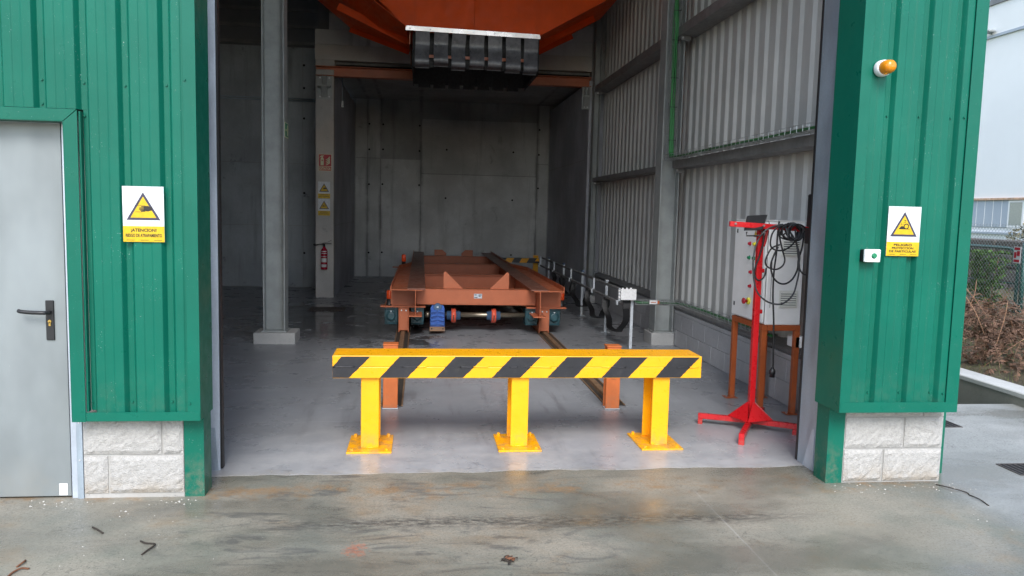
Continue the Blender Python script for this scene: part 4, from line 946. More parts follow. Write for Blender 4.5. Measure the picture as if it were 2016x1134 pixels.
# ------------------------------------------------------------------ red stand, lamp, cables
rs = thing('cable_stand', (2.58, 5.72, 0), 'red painted steel stand with a crossbar and four feet', 'stand')
pc = V(2.555, 5.72, 0)
B(2.534, 2.578, 5.698, 5.742, .062, 1.585).build('pole', 'red', rs, .003)
def redfoot(ex, ey):
    d = V(ex, ey, 0)-pc; d.z = 0; L = d.length; d.normalize(); n_ = V(-d.y, d.x, 0)*.02
    a, b = pc+d*.0225, V(ex, ey, 0)
    o = MB().hexa([a-n_+V(0, 0, .046), b-n_+V(0, 0, .046), b+n_+V(0, 0, .046), a+n_+V(0, 0, .046), a-n_+V(0, 0, .086), b-n_+V(0, 0, .086), b+n_+V(0, 0, .086), a+n_+V(0, 0, .086)]).build('foot', 'red', rs, .003)
    c = b-d*.035
    MB().hexa([c-n_+V(0, 0, .0015), b-n_+V(0, 0, .0015), b+n_+V(0, 0, .0015), c+n_+V(0, 0, .0015), c-n_+V(0, 0, .0455), b-n_+V(0, 0, .0455), b+n_+V(0, 0, .0455), c+n_+V(0, 0, .0455)]).build('foot_tip', 'red', o, .002)
feet = ((2.195, 5.88), (2.305, 5.29), (2.85, 5.53), (2.80, 6.05))
for e in feet: redfoot(*e)
ds = [(V(*e, 0)-V(2.555, 5.72, 0)).normalized() for e in feet]
order = sorted(range(4), key=lambda i: math.atan2(ds[i].y, ds[i].x))
for k in range(4):
    a, b = ds[order[k]], ds[order[(k+1) % 4]]; n0 = V(2.555, 5.72, 0)
    top = n0+(a+b).normalized()*.022+V(0, 0, .215); p1 = n0+a*.165+V(0, 0, .0875); p2 = n0+b*.165+V(0, 0, .0875)
    nn = (p1-top).cross(p2-top).normalized()*.005
    MB().add([top, p1, p2, top+nn, p1+nn, p2+nn], [(0, 1, 2), (5, 4, 3), (0, 3, 4, 1), (1, 4, 5, 2), (2, 5, 3, 0)]).build('gusset', 'red', rs)
bar0, bar1 = V(2.285, 5.66, 1.585), V(2.905, 5.60, 1.555)
cbar = MB().hexa([bar0+V(0, -.014, -.02), bar1+V(0, -.014, -.02), bar1+V(0, .014, -.02), bar0+V(0, .014, -.02), bar0+V(0, -.014, .02), bar1+V(0, -.014, .02), bar1+V(0, .014, .02), bar0+V(0, .014, .02)]).build('crossbar', 'red', rs, .003)
for t in (.06, .40, .97): p = bar0.lerp(bar1, t); bolt(cbar, p+V(0, -.0145, .004), (0, -1, 0), .009, .012)
for zz, xx in ((1.22, .03), (.905, .026)): B(2.5785, 2.5785+.022, 5.706, 5.734, zz, zz+.03).build('hook', 'red', rs, .003)
MB().tube(smoothpath([(2.60, 5.70, 1.545), (2.59, 5.70, 1.47), (2.578, 5.705, 1.42)], 4), .012, 8).build('brace', 'red', rs)
lm = thing('work_lamp', (2.49, 5.62, 1.53), 'black flat work lamp clipped to the red crossbar', 'lamp')
MB().hexa([(2.392, 5.635, 1.540), (2.520, 5.60, 1.548), (2.520, 5.615, 1.542), (2.392, 5.65, 1.534), (2.450, 5.73, 1.650), (2.592, 5.69, 1.662), (2.595, 5.708, 1.650), (2.452, 5.748, 1.640)]).build('lamp_body', 'black', lm, .004)
MB().tube([(2.395, 5.60, 1.53), (2.395, 5.598, 1.50), (2.50, 5.57, 1.505), (2.50, 5.575, 1.54)], .006, 6).build('yoke', 'black', lm)
def cable(name, pts, r, mat, label, group='cables hung on the red stand', k=8):
    o = MB().tube(smoothpath(pts, k), r, 7).build(name, mat); return tag(o, label, 'cable', group)
def cp_(lst, ybase, wob=.012, seed=0):
    rn = random.Random(seed); return [(x, ybase+rn.uniform(-wob, wob), z) for x, z in lst]
cable('cable_coil', cp_([(2.672, 1.591), (2.605, 1.574), (2.54, 1.54), (2.486, 1.467), (2.462, 1.37), (2.46, 1.258), (2.479, 1.145), (2.517, 1.064), (2.588, 1.008), (2.674, .991), (2.74, 1.014), (2.788, 1.075), (2.812, 1.165), (2.819, 1.263), (2.809, 1.344), (2.791, 1.441), (2.743, 1.52), (2.672, 1.588)], 5.60, .006, 1), .0065, 'cable_grey', 'grey cable in the widest loop hanging below the red crossbar')
cable('cable_coil', cp_([(2.654, 1.439), (2.597, 1.414), (2.558, 1.365), (2.543, 1.309), (2.572, 1.269), (2.632, 1.254), (2.681, 1.279), (2.695, 1.327), (2.678, 1.391), (2.653, 1.471), (2.64, 1.535), (2.65, 1.594)], 5.585, .008, 2), .0062, 'cable', 'black cable in the small round loop right beside the red pole')
cable('cable_coil', cp_([(2.686, 1.592), (2.621, 1.567), (2.582, 1.518), (2.573, 1.446), (2.597, 1.407), (2.648, 1.396), (2.697, 1.409), (2.746, 1.442), (2.776, 1.49), (2.81, 1.563)], 5.575, .008, 3), .0062, 'cable', 'black cable in a short high loop across the upper vent')
cable('cable_coil', cp_([(2.639, 1.423), (2.609, 1.358), (2.592, 1.285), (2.609, 1.205), (2.654, 1.157), (2.714, 1.147), (2.771, 1.183), (2.805, 1.256), (2.809, 1.329), (2.825, 1.41), (2.837, 1.491), (2.833, 1.565)], 5.59, .008, 4), .0068, 'cable', 'black cable in the mid-sized loop between the two vents')
cable('cable_coil', cp_([(2.559, 1.555), (2.559, 1.523), (2.559, 1.451), (2.536, 1.345), (2.51, 1.272), (2.505, 1.206), (2.533, 1.164), (2.578, 1.191), (2.596, 1.257)], 5.665, .006, 5), .0068, 'cable', 'black cable in the narrow loop dangling on the button side of the red pole')
cable('cable_tail', cp_([(2.76, 1.555), (2.78, 1.449), (2.807, 1.361), (2.804, 1.281), (2.836, 1.228), (2.895, 1.213)], 5.575, .006, 6), .006, 'cable_grey', 'thin cable end curling towards the galvanised guide')
for i, (ph, lab) in enumerate(((0, 'black cable bundle wrapped round the red crossbar, outermost turn'), (1.3, 'black cable bundle wrapped round the red crossbar, middle turn'), (2.4, 'black cable bundle wrapped round the red crossbar, innermost turn'))):
    pts = []; rn = random.Random(20+i)
    for k in range(34):
        a = k*.62+ph; pts.append((2.725+.072*math.cos(a)*(1-.1*i)+rn.uniform(-.012, .012)+.02*i, 5.59+.035*math.sin(a*1.31)-.01, 1.535+.058*math.sin(a)+rn.uniform(-.01, .01)))
    cable('cable_bundle', pts, .0058, 'cable' if i != 1 else 'cable_grey', lab, k=4)
def shrink(x, z, k=.962): return (x*k, 1.64-(1.64-z)*k)
pts = [(shrink(x, z)[0], 5.64, shrink(x, z)[1]) for x, z in ((2.767, 1.61), (2.76, 1.497), (2.759, 1.363), (2.749, 1.245), (2.747, 1.118), (2.753, .991), (2.764, .877), (2.770, .798), (2.777, .637), (2.783, .476), (2.781, .45))]
pg = thing('hanging_plug_lead', (pts[-1][0], 5.64, .42), 'black lead hanging straight down with a round plug at its end', 'cable')
MB().tube(smoothpath(pts, 5), .0068, 7).build('lead', 'cable', pg)
MB().ring([(0, .010), (.012, .016), (.022, .022), (.030, .024), (.050, .024), (.052, .020), (.075, .021)], (pts[-1][0], 5.64, pts[-1][2]+.005), (0, 0, -1), 14).build('plug', 'black', pg)

# ------------------------------------------------------------------ cable trays
def wire_tray(t, path_of, L, w, h, step=.10, rw=.0028, long_n=4):
    """path_of(s) -> (origin, side vector, up vector); a U basket of welded wire in one mesh"""
    def seg(mb, a, b): mb.cyl(a, b, rw, 4, smooth=False)
    lw_ = MB(); n_ = max(2, int(L/step))
    offs = [(-w/2, h), (-w/2, h/2), (-w/2, 0)]+[(-w/2+w*q/(long_n-1), 0) for q in range(1, long_n-1)]+[(w/2, 0), (w/2, h/2), (w/2, h)]
    def pt(s, a, b): o, sd_, up = path_of(s); return Vector(o)+Vector(sd_)*a+Vector(up)*b
    for a, b in offs: seg(lw_, pt(0, a, b), pt(L, a, b))
    stuff(lw_.build('long_wires', 'wire', t))
    cw = MB()
    for q in range(n_+1):
        s = L*q/n_
        for (a, b) in (((-w/2, h), (-w/2, 0)), ((-w/2, 0), (w/2, 0)), ((w/2, 0), (w/2, h))): seg(cw, pt(s, *a), pt(s, *b))
    stuff(cw.build('cross_wires', 'wire', t))
tv = thing('cable_tray', (3.03, 9.5, 2.32), 'vertical wire mesh cable tray fixed to the steel column', 'cable tray', 'wire mesh cable trays')
wire_tray(tv, lambda s: ((3.035, 9.535, 2.31+s), (1, 0, 0), (0, -1, 0)), 4.0, .105, .06)
thz = thing('cable_tray', (3.03, 7.6, 2.31), 'wire mesh cable tray lying on the dark girt', 'cable tray', 'wire mesh cable trays')
wire_tray(thz, lambda s: ((3.00, 9.50-s, 2.312), (1, 0, 0), (0, 0, 1)), 4.6, .11, .055)
tl = thing('cable_tray', (2.7, 9.2, .56), 'low wire mesh cable tray from the junction box post to the block wall', 'cable tray', 'wire mesh cable trays')
wire_tray(tl, lambda s: ((2.57+s, 9.20-.0*s, .555), (0, 1, 0), (0, 0, 1)), .60, .09, .055, .08)
tl2 = thing('cable_tray', (3.1, 8.0, .56), 'low wire mesh cable tray running above the block wall to the cabinet', 'cable tray', 'wire mesh cable trays')
wire_tray(tl2, lambda s: ((3.12, 9.15-s, .565), (1, 0, 0), (0, 0, 1)), 2.35, .09, .055)
def gcable(pts, r, lab, k=5): return tag(MB().tube(smoothpath(pts, k), r, 6).build('green_cable', 'cable_green'), lab, 'cable', 'green cables in the trays')
for i, lab in enumerate(('green cable in the vertical tray nearest the corrugated sheets', 'second green cable in the vertical tray', 'third green cable in the vertical tray', 'fourth green cable in the vertical tray', 'green cable in the vertical tray farthest from the corrugated sheets')):
    x = 3.058-.011*i; rn = random.Random(i+50)
    p = [(x+rn.uniform(-.008, .008), 9.512+rn.uniform(-.012, .006)-.006*(i % 2), 6.3-.4*q) for q in range(9)]+[(x, 9.50, 2.75), (x, 9.495, 2.5), (x-.0+(.0), 9.47, 2.37), (2.97+.014*i, 9.30, 2.335), (2.968+.015*i, 8.8, 2.33)]
    y_ = 8.8
    while y_ > 5.2: y_ -= .45; p.append((2.968+.015*i+rn.uniform(-.008, .008), y_, 2.328+rn.uniform(0, .012)))
    gcable(p, .0075+.001*(i % 2), lab)
for zz in (2.55, 2.95, 3.3, 3.75, 4.1): 
    B(2.984, 3.090, 9.490, 9.4935, zz, zz+.008).build('cable_tie', 'black', tv)
for i, lab in enumerate(('green cable in the low tray closest to the festoon track', 'middle green cable in the low tray', 'green cable in the low tray closest to the wall')):
    rn = random.Random(80+i); dz = .012*i
    p = [(2.53, 9.16, .66-.01*i), (2.56, 9.17, .61), (2.60, 9.185+.012*i, .576+dz*.4), (2.8, 9.19+.012*i, .575), (3.0, 9.19+.01*i, .575), (3.085+.012*i, 9.12, .58), (3.10+.014*i, 8.9, .582)]
    y_ = 8.9
    while y_ > 6.9: y_ -= .33; p.append((3.10+.014*i+rn.uniform(-.008, .008), y_, .585+rn.uniform(0, .012)))
    p.append((3.08, 6.6, .60)); gcable(p, .0065, lab)
tg = thing('tray_label', (2.80, 9.14, .57), 'small white and orange label tied to the low cable tray', 'label')
B(2.74, 2.86, 9.140, 9.145, .565, .610).build('label_plate', 'white_plastic', tg)
B(2.835, 2.8595, 9.1385, 9.1398, .567, .608).build('orange_end', 'stop_orange', tg); B(2.755, 2.82, 9.1385, 9.1398, .583, .592).build('print_line', 'stop_orange', tg)
sb = thing('splice_box', (3.13, 6.35, .56), 'small grey splice box on the ledge behind the cabinet stand', 'junction box')
B(3.09, 3.17, 6.12, 6.26, .565, .66).build('box_body', 'cabinet', sb, .004); B(3.082, 3.0895, 6.125, 6.255, .57, .655).build('lid', 'white_plastic', sb, .002)

# ------------------------------------------------------------------ signs
def tri_pts(cx, cz, w, h): return [(cx-w/2, cz-h/2), (cx+w/2, cz-h/2), (cx, cz+h/2)]
def warning_sign(x0, x1, z0, z1, y, label, kind, lines, group=None, tilt=0.):
    t = thing('warning_sign', ((x0+x1)/2, y, z0), label, 'sign', group)
    w, h = x1-x0, z1-z0; cx = (x0+x1)/2; zb = z0+h*.285
    k = w/.207
    B(x0, x1, y, y+.003, z0, z1).build('sign_panel', 'sign_white', t, .0006)
    B(x0+.0003, x1-.0003, y-.0006, y-.0001, z0+.0003, zb).build('text_band', 'sign_yellow', t)
    cz = z0+h*.645; tw, thh = w*.82, h*.50
    tr = MB(); P_ = tri_pts(cx, cz, tw, thh)
    tb = MB().prism(P_, 'y', y-.0008, y-.0001).build('triangle_border', 'sign_border', t)
    f = .76; czf = cz-thh*.5+thh*f*.5+thh*.085
    MB().prism(tri_pts(cx, czf, tw*f, thh*f), 'y', y-.0013, y-.0009).build('triangle_face', 'sign_yellow', tb)
    ya, yb = y-.0020, y-.0014
    pic = MB(); q = lambda u, v: (cx+u*k, cz+v*k)
    if kind == 'hand':
        pic.prism([q(-.042, .0035), q(.012, .0035), q(.012, .0018), q(-.042, .0018)], 'y', ya, yb)
        pic.prism([q(-.040, -.029), q(-.006, -.029), q(-.006, -.031), q(-.040, -.031)], 'y', ya, yb)
        pic.prism([q(-.028, .026), q(-.0235, .026), q(-.0235, .013), q(-.021, .013), q(-.0258, .006), q(-.0305, .013), q(-.028, .013)], 'y', ya, yb)
        pic.prism([q(.002, .000), q(.022, .002), q(.036, -.003), q(.044, -.004), q(.044, -.022), q(.036, -.023), q(.024, -.027), q(.002, -.024)], 'y', ya-.0001, yb)
        for v0, u0 in ((-.0005, -.010), (-.007, -.020), (-.0135, -.022), (-.0195, -.016)): pic.prism([q(u0, v0), q(.006, v0-.0), q(.006, v0-.0048), q(u0, v0-.0042)], 'y', ya, yb)
        pic.prism([q(-.010, -.0255), q(.008, -.023), q(.010, -.0285), q(-.010, -.029)], 'y', ya, yb)
    else:
        pts = [q(-.034, -.030), q(.036, -.030), q(.036, -.0275), q(.004, -.0275), q(-.002, -.016), q(-.012, -.011), q(-.022, -.014), q(-.030, -.024)]
        pic.prism(pts, 'y', ya, yb)
        n_ = 16
        for a in range(n_):
            a0, a1 = 2*math.pi*a/n_, 2*math.pi*(a+1)/n_; c = (.013, -.013)
            pic.prism([q(c[0]+.017*math.cos(a0), c[1]+.017*math.sin(a0)), q(c[0]+.017*math.cos(a1), c[1]+.017*math.sin(a1)), q(c[0]+.0115*math.cos(a1), c[1]+.0115*math.sin(a1)), q(c[0]+.0115*math.cos(a0), c[1]+.0115*math.sin(a0))], 'y', ya, yb)
        rn = random.Random(4)
        for _ in range(16):
            u, v = -.026+.036*rn.random(), -.006+.034*rn.random()
            if v > .028-abs(u)*.9: continue
            s2 = .002+.0014*rn.random(); pic.prism([q(u-s2, v-s2), q(u+s2, v-s2*.3), q(u+s2*.4, v+s2)], 'y', ya, yb)
    pic.build('pictogram', 'sign_black', t)
    for body, zf, wf, hf in lines:
        text('lettering', body, 'sign_black', (cx, y-.0011, z0+h*zf), w*wf, h*hf, t)
    for u in (-.32, .02, .34): B(cx+u*w-.02*k, cx+u*w+.02*k, y-.0010, y-.0007, z0+h*.028, z0+h*.036).build('fine_print', 'sign_black', t)
    if tilt: t.rotation_euler = (0, tilt, 0)
    return t
warning_sign(-1.561, -1.352, 1.431, 1.723, 4.352, 'white and yellow crushing hazard sign reading ATENCION beside the steel door', 'hand', [('¡ATENCION!', .205, .62, .075), ('RIESGO DE ATRAPAMIENTO', .118, .88, .060)], tilt=-.004)
warning_sign(2.722, 2.927, 1.431, 1.722, 4.348, 'white and yellow flying particles sign reading PELIGRO under the amber beacon', 'grinder', [('PELIGRO', .225, .56, .048), ('PROYECCION', .160, .66, .046), ('DE PARTICULAS', .095, .82, .046)])
warning_sign(-1.845, -1.634, 1.787, 2.084, 14.443, 'upper small warning sign on the wall end, crushing hazard', 'hand', [('¡ATENCION!', .205, .62, .075), ('RIESGO DE ATRAPAMIENTO', .118, .86, .060)])
warning_sign(-1.845, -1.634, 1.480, 1.777, 14.443, 'lower small warning sign on the wall end, flying particles', 'grinder', [('PELIGRO', .225, .56, .048), ('PROYECCION', .160, .66, .046), ('DE PARTICULAS', .095, .82, .046)])
ex = thing('extinguisher_sign', (-1.72, 14.44, 2.27), 'red sign reading EXTINTOR with a pale extinguisher and flames', 'sign')
B(-1.838, -1.608, 14.442, 14.448, 2.272, 2.571).build('sign_panel', 'sign_lum', ex)
B(-1.831, -1.615, 14.4405, 14.4415, 2.358, 2.564).build('red_field', 'sign_red', ex); B(-1.831, -1.615, 14.4405, 14.4415, 2.279, 2.350).build('red_field', 'sign_red', ex)
pic = MB(); ya, yb = 14.4385, 14.4400
pic.prism([(-1.800, 2.375), (-1.745, 2.375), (-1.745, 2.485), (-1.755, 2.505), (-1.762, 2.51), (-1.762, 2.528), (-1.74, 2.535), (-1.745, 2.548), (-1.79, 2.545), (-1.818, 2.515), (-1.812, 2.508), (-1.785, 2.525), (-1.784, 2.51), (-1.792, 2.505), (-1.800, 2.485)], 'y', ya, yb)
for q in range(4): pic.prism([(-1.715, 2.375+.032*q), (-1.685, 2.380+.030*q), (-1.635, 2.415+.032*q), (-1.650, 2.445+.030*q), (-1.662, 2.415+.030*q), (-1.690, 2.395+.030*q)], 'y', ya, yb)
pic.build('pictogram', 'sign_lum', ex); B(-1.785, -1.76, 14.4380, 14.4384, 2.45, 2.47).build('label_patch', 'sign_red', ex)
text('lettering', 'EXTINTOR', 'sign_lum', (-1.723, 14.4398, 2.314), .200, .048, ex)
# extinguisher
fe = thing('fire_extinguisher', (-1.728, 14.37, .52), 'red fire extinguisher hung on the concrete wall end', 'fire extinguisher')
bd = MB().ring([(0, .045), (.008, .056), (.02, .058), (.33, .058), (.36, .050), (.385, .030), (.40, .022), (.415, .022)], (-1.728, 14.37, .515), (0, 0, 1), 20).build('cylinder_body', 'ext_red', fe)
for z0, z1, m_ in ((.80, .815, 'sign_white'), (.65, .72, 'sign_white'), (.56, .61, 'sign_white'), (.835, .85, 'sign_white'), (.745, .755, 'sign_white')):
    pts = []
    mbb = MB(); n_ = 8
    for q in range(n_):
        a0, a1 = math.radians(-140+100*q/n_), math.radians(-140+100*(q+1)/n_)
        mbb.add([(-1.728+.0587*math.cos(a0), 14.37+.0587*math.sin(a0), z0), (-1.728+.0587*math.cos(a1), 14.37+.0587*math.sin(a1), z0), (-1.728+.0587*math.cos(a1), 14.37+.0587*math.sin(a1), z1), (-1.728+.0587*math.cos(a0), 14.37+.0587*math.sin(a0), z1)], [(0, 1, 2, 3)])
    mbb.build('label_band', m_, bd)
MB().cyl((-1.728, 14.37, .931), (-1.728, 14.37, .975), .018, 10).box(-1.77, -1.60, 14.36, 14.38, .972, .986).build('valve', 'black', fe)
MB().ribbon([(-1.75, 14.37, .99), (-1.66, 14.37, 1.01), (-1.60, 14.37, 1.045)], (0, .02, 0), .006).build('squeeze_lever', 'black', fe)
MB().tube(smoothpath([(-1.745, 14.36, .965), (-1.80, 14.34, .968), (-1.87, 14.33, .955), (-1.905, 14.34, .968)], 4), [.010]*6+[.014]*4+[.02]*3, 8).build('horn', 'black', fe)
B(-1.75, -1.706, 14.43, 14.449, .88, .95).build('wall_hook', 'galv', fe)
eg = thing('exit_sign', (-1.603, 9.66, 2.44), 'small green exit direction sign on the steel column flange', 'sign')
B(-1.6045, -1.6005, 9.56, 9.80, 2.44, 2.615).build('sign_panel', 'sign_lum', eg)
B(-1.6003, -1.5998, 9.57, 9.79, 2.45, 2.605).build('green_field', 'sign_green', eg)
B(-1.5996, -1.5992, 9.60, 9.67, 2.515, 2.54).box(-1.5996, -1.5992, 9.70, 9.765, 2.465, 2.59).build('pictogram', 'sign_lum', eg)

# ------------------------------------------------------------------ beacon and push button on the facade
bc = thing('facade_beacon', (2.575, 4.30, 2.46), 'amber warning beacon with white base on the green facade', 'beacon')
cxb, czb = 2.618, 2.506
MB().ring([(0, .046), (.006, .048), (.038, .046), (.044, .042)], (cxb, 4.358, czb), (0, -1, 0), 24).build('beacon_base', 'white_plastic', bc)
MB().ring([(0, .040), (.012, .040), (.036, .039), (.058, .033), (.068, .022), (.071, .008)], (cxb, 4.3135, czb), (0, -1, 0), 24).build('beacon_lens', 'amber', bc)
MB().ring([(0, .012), (.04, .012)], (cxb, 4.313, czb), (0, -1, 0), 10).build('bulb', 'amber_lit', bc)
pb = thing('push_button_box', (2.612, 4.33, 1.39), 'small white push button box with a green button on the green facade', 'push button')
B(2.566, 2.660, 4.317, 4.359, 1.396, 1.467).build('box_base', 'black', pb, .004)
B(2.562, 2.660, 4.297, 4.3165, 1.394, 1.469).build('box_cover', 'white_plastic', pb, .006, seg=2)
MB().ring([(0, .016), (.004, .016), (.004, .013), (.012, .012)], (2.618, 4.2965, 1.432), (0, -1, 0), 18).build('button', 'btn_green', pb)
for dx in (-.04, .04):
    for dz in (-.027, .027): MB().cyl((2.611+dx, 4.2968, 1.4315+dz), (2.611+dx, 4.2955, 1.4315+dz), .004, 8).build('cover_screw', 'galv', pb)

# ------------------------------------------------------------------ drains and grates
fg = thing('floor_drain', (-1.48, 12.74, 0), 'dark floor drain grating near the wall end', 'grate')
B(-1.76, -1.21, 12.50, 12.98, .0066, .010).build('drain_frame', 'grate', fg)
for q in range(10): B(-1.74+.052*q, -1.715+.052*q, 12.52, 12.96, .0105, .016).build('bar', 'grate', fg)
def yard_grate(x0, x1, y0, y1, nb, lab):
    t = thing('drain_grate', ((x0+x1)/2, (y0+y1)/2, 0), lab, 'grate', 'drain grates in the side yard')
    B(x0, x1, y0, y1, .0, .0030).build('grate_pan', 'dark', t)
    for a in (x0, x1-.012): B(a, a+.012, y0, y1, -.001, .0065).build('frame_bar', 'grate', t)
    for a in (y0, y1-.012): B(x0+.0125, x1-.0125, a, a+.012, -.001, .0065).build('frame_bar', 'grate', t)
    for q in range(1, nb): xx = x0+(x1-x0)*q/nb; B(xx-.006, xx+.006, y0+.0125, y1-.0125, -.001, .0060).build('bar', 'grate', t)
yard_grate(3.93, 4.33, 5.70, 5.95, 10, 'rusty drain grate beside the block plinth corner')
yard_grate(3.91, 4.40, 4.57, 4.80, 12, 'dark drain grate in the pale side yard, nearer the camera')

# ------------------------------------------------------------------ side yard: pit, coping, bank, fence, building
cp = thing('coping_wall', (5.5, 8, 0), 'low concrete retaining wall with a pale coping beside the pit', 'wall')
B(5.3705, 5.60, -6, 22, -.74, .075).build('wall_face', 'pit', cp)
B(5.36, 5.62, -6, 22, .0755, .125).build('coping', 'coping', cp, .008)
struct(B(3.3, 3.59, 6.451, 22, -.74, -.01).build('pit_side', 'pit'))
bkm = MB(); nx, ny = 18, 60; rn = random.Random(3)
def bank_z(x, y): t = (x-5.62)/2.6; return .09+.34*min(1, max(0, t))**.8+.05*math.sin(x*3.1+y*1.7)*min(1, t*3)+.03*math.sin(y*4.3+x)*min(1, t*3)
for j in range(ny+1):
    for i in range(nx+1):
        x = 5.61+(10.6-5.61)*i/nx; yy = -6+28*j/ny; bkm.v.append(V(x, yy, bank_z(x, yy)+(rn.uniform(-.02, .02) if i else 0)))
for j in range(ny):
    for i in range(nx): bkm.f.append([j*(nx+1)+i, j*(nx+1)+i+1, (j+1)*(nx+1)+i+1, (j+1)*(nx+1)+i]); bkm.sm.append(True)
struct(bkm.build('bank', 'soil'))
def frond(mb, base, d, L, rn, droop, leaf=.05):
    n_ = 9; p = Vector(base); v = Vector(d).normalized(); pts = [p.copy()]
    for k in range(n_):
        v = (v+V(rn.uniform(-.10, .10), rn.uniform(-.10, .10), -droop*(k/n_)*.5)).normalized(); p = p+v*(L/n_); pts.append(p.copy())
    for k in range(n_):
        a, b = pts[k], pts[k+1]; dd = (b-a).normalized(); s2 = dd.cross(V(0, 0, 1)); s2 = s2.normalized() if s2.length > .01 else V(1, 0, 0); w = .0022
        mb.add([a-s2*w, a+s2*w, b+s2*w, b-s2*w], [(0, 1, 2, 3)])
        if k > 1:
            for sg in (-1, 1):
                for h2 in (.0, .33, .66):
                    c = a.lerp(b, h2); ln_ = leaf*(1.2-k/n_)*rn.uniform(.5, 1.2); dirn = (s2*sg+dd*.5+V(rn.uniform(-.4, .4), rn.uniform(-.4, .4), rn.uniform(-.7, .1))).normalized()
                    e = c+dirn*ln_; w2 = dirn.cross(dd).normalized()*.35+dd*.9; w2 = w2.normalized()*ln_*.16
                    mb.add([c-w2*.4, c.lerp(e, .5)-w2, e, c.lerp(e, .5)+w2], [(0, 1, 2, 3)])
rn = random.Random(11); fm = MB(); sm_ = MB()
for c in range(120):
    x = rn.uniform(5.72, 7.9); yy = rn.uniform(5.6, 12.2); z0 = bank_z(x, yy); hmax = .34+.42*min(1, (x-5.7)/1.5)
    for k in range(rn.randint(5, 9)):
        a = rn.uniform(0, 2*math.pi); up = rn.uniform(.35, 1.6); frond(fm, (x+rn.uniform(-.08, .08), yy+rn.uniform(-.08, .08), z0), (math.cos(a), math.sin(a), up), hmax*rn.uniform(.7, 1.35), rn, rn.uniform(.5, 2.2), .075)
stuff(fm.build('dead_ferns', 'fern')); 
for o in [bpy.data.objects['dead_ferns']]: tag(o, 'tangle of brown dead ferns covering the bank below the fence', 'ferns')
for c in range(30):
    x = rn.uniform(5.75, 7.6); yy = rn.uniform(6.2, 11.0); a = rn.uniform(0, 6.3); L = rn.uniform(.35, .9); z0 = bank_z(x, yy)
    e = V(x, yy, z0)+V(math.cos(a)*.5, math.sin(a)*.5, rn.uniform(.3, 1)).normalized()*L
    sm_.tube(smoothpath([(x, yy, z0), V(x, yy, z0).lerp(e, .5)+V(rn.uniform(-.06, .06), rn.uniform(-.06, .06), .05), e], 3), [.0042]*6+[.002], 4)
tag(stuff(sm_.build('dry_stems', 'stem')), 'pale dry stems sticking out of the dead ferns', 'stems')
gm = MB()
for c in range(2600):
    x = rn.uniform(5.64, 7.4); yy = rn.uniform(5.2, 11.5); z0 = bank_z(x, yy); a = rn.uniform(0, 6.3); h = rn.uniform(.03, .10); d = V(math.cos(a), math.sin(a), 0)
    gm.add([V(x, yy, z0-.01)-d*.004, V(x, yy, z0-.01)+d*.004, V(x, yy, z0+h)+V(d.y, -d.x, 0)*h*rn.uniform(-.8, .8)], [(0, 1, 2)])
tag(stuff(gm.build('grass', 'grass')), 'sparse green grass along the edge of the bank', 'grass')
fc = thing('chain_link_fence', (8.0, 9, .4), 'galvanised chain-link fence along the top of the bank', 'fence')
fz0, fz1, fy0, fy1, FX = .40, 1.60, 5.5, 14.0, 8.05
wm = MB(); step = .062; H = fz1-fz0; y_ = fy0-H
def fwire(a, b): wm.cyl(a, b, .0019, 3, smooth=False)
while y_ < fy1:
    a0, b0 = max(y_, fy0), min(y_+H, fy1)
    if b0 > a0: fwire((FX, a0, fz0+(a0-y_)), (FX, b0, fz0+(b0-y_))); fwire((FX+.003, a0, fz1-(a0-y_)), (FX+.003, b0, fz1-(b0-y_)))
    y_ += step
y_ = fy0
while y_ < fy1: wm.tube([(FX, y_, fz1), (FX, y_+step*.5, fz1+.03), (FX, y_+step, fz1)], .0022, 3); y_ += step
stuff(wm.build('wire_mesh', 'fence_wire', fc))
for zz in (.55, 1.30, 1.58): MB().cyl((FX-.006, fy0, zz), (FX-.006, fy1, zz), .0032, 6).build('line_wire', 'fence_wire', fc)
for yy in (6.2, 13.4): MB().cyl((FX+.03, yy, .2), (FX+.03, yy, 1.70), .024, 10).build('fence_post', 'fence_green', fc)
gt = thing('tube_gate', (8.2, 9.8, .4), 'dark green tube gate with a rounded top corner behind the fence', 'gate')
MB().tube(smoothpath([(8.25, 11.4, 1.29), (8.25, 10.6, 1.29), (8.25, 10.25, 1.285), (8.25, 10.12, 1.25), (8.25, 10.04, 1.16), (8.25, 10.03, .9), (8.25, 10.03, .35)], 6), .022, 8).build('gate_frame', 'fence_green', gt)
MB().cyl((8.25, 9.93, .3), (8.25, 9.93, 1.38), .03, 10).build('gate_post', 'fence_green', gt)
for zz in (.55, .8, 1.05): MB().cyl((8.25, 10.03, zz), (8.25, 11.4, zz), .008, 6).build('rail', 'fence_green', gt)
sn = thing('fence_sign', (8.02, 9.8, 1.1), 'small red and white notice fixed to the fence', 'sign')
B(8.030, 8.034, 9.735, 9.865, 1.10, 1.325).build('sign_panel', 'sign_white', sn)
for a, b, c, d in ((9.75, 9.85, 1.28, 1.315), (9.75, 9.80, 1.20, 1.265), (9.81, 9.85, 1.17, 1.25), (9.75, 9.85, 1.115, 1.15)): B(8.0275, 8.0295, a, b, c, d).build('red_mark', 'btn_red', sn)
iv = MB()
for c in range(1500):
    yy = rn.gauss(10.35, .17) if rn.random() < .55 else rn.gauss(9.75+.9, .10); zz = rn.uniform(.42, 1.24); x = 8.13+rn.gauss(0, .03); s2 = rn.uniform(.014, .032)
    n1 = V(rn.uniform(-1, 1), rn.uniform(-1, 1), rn.uniform(-1, 1)).normalized(); u = n1.orthogonal().normalized(); w = n1.cross(u); c0 = V(x, yy, zz)
    iv.add([c0-u*s2, c0+w*s2*.7, c0+u*s2, c0-w*s2*.7], [(0, 1, 2, 3)])
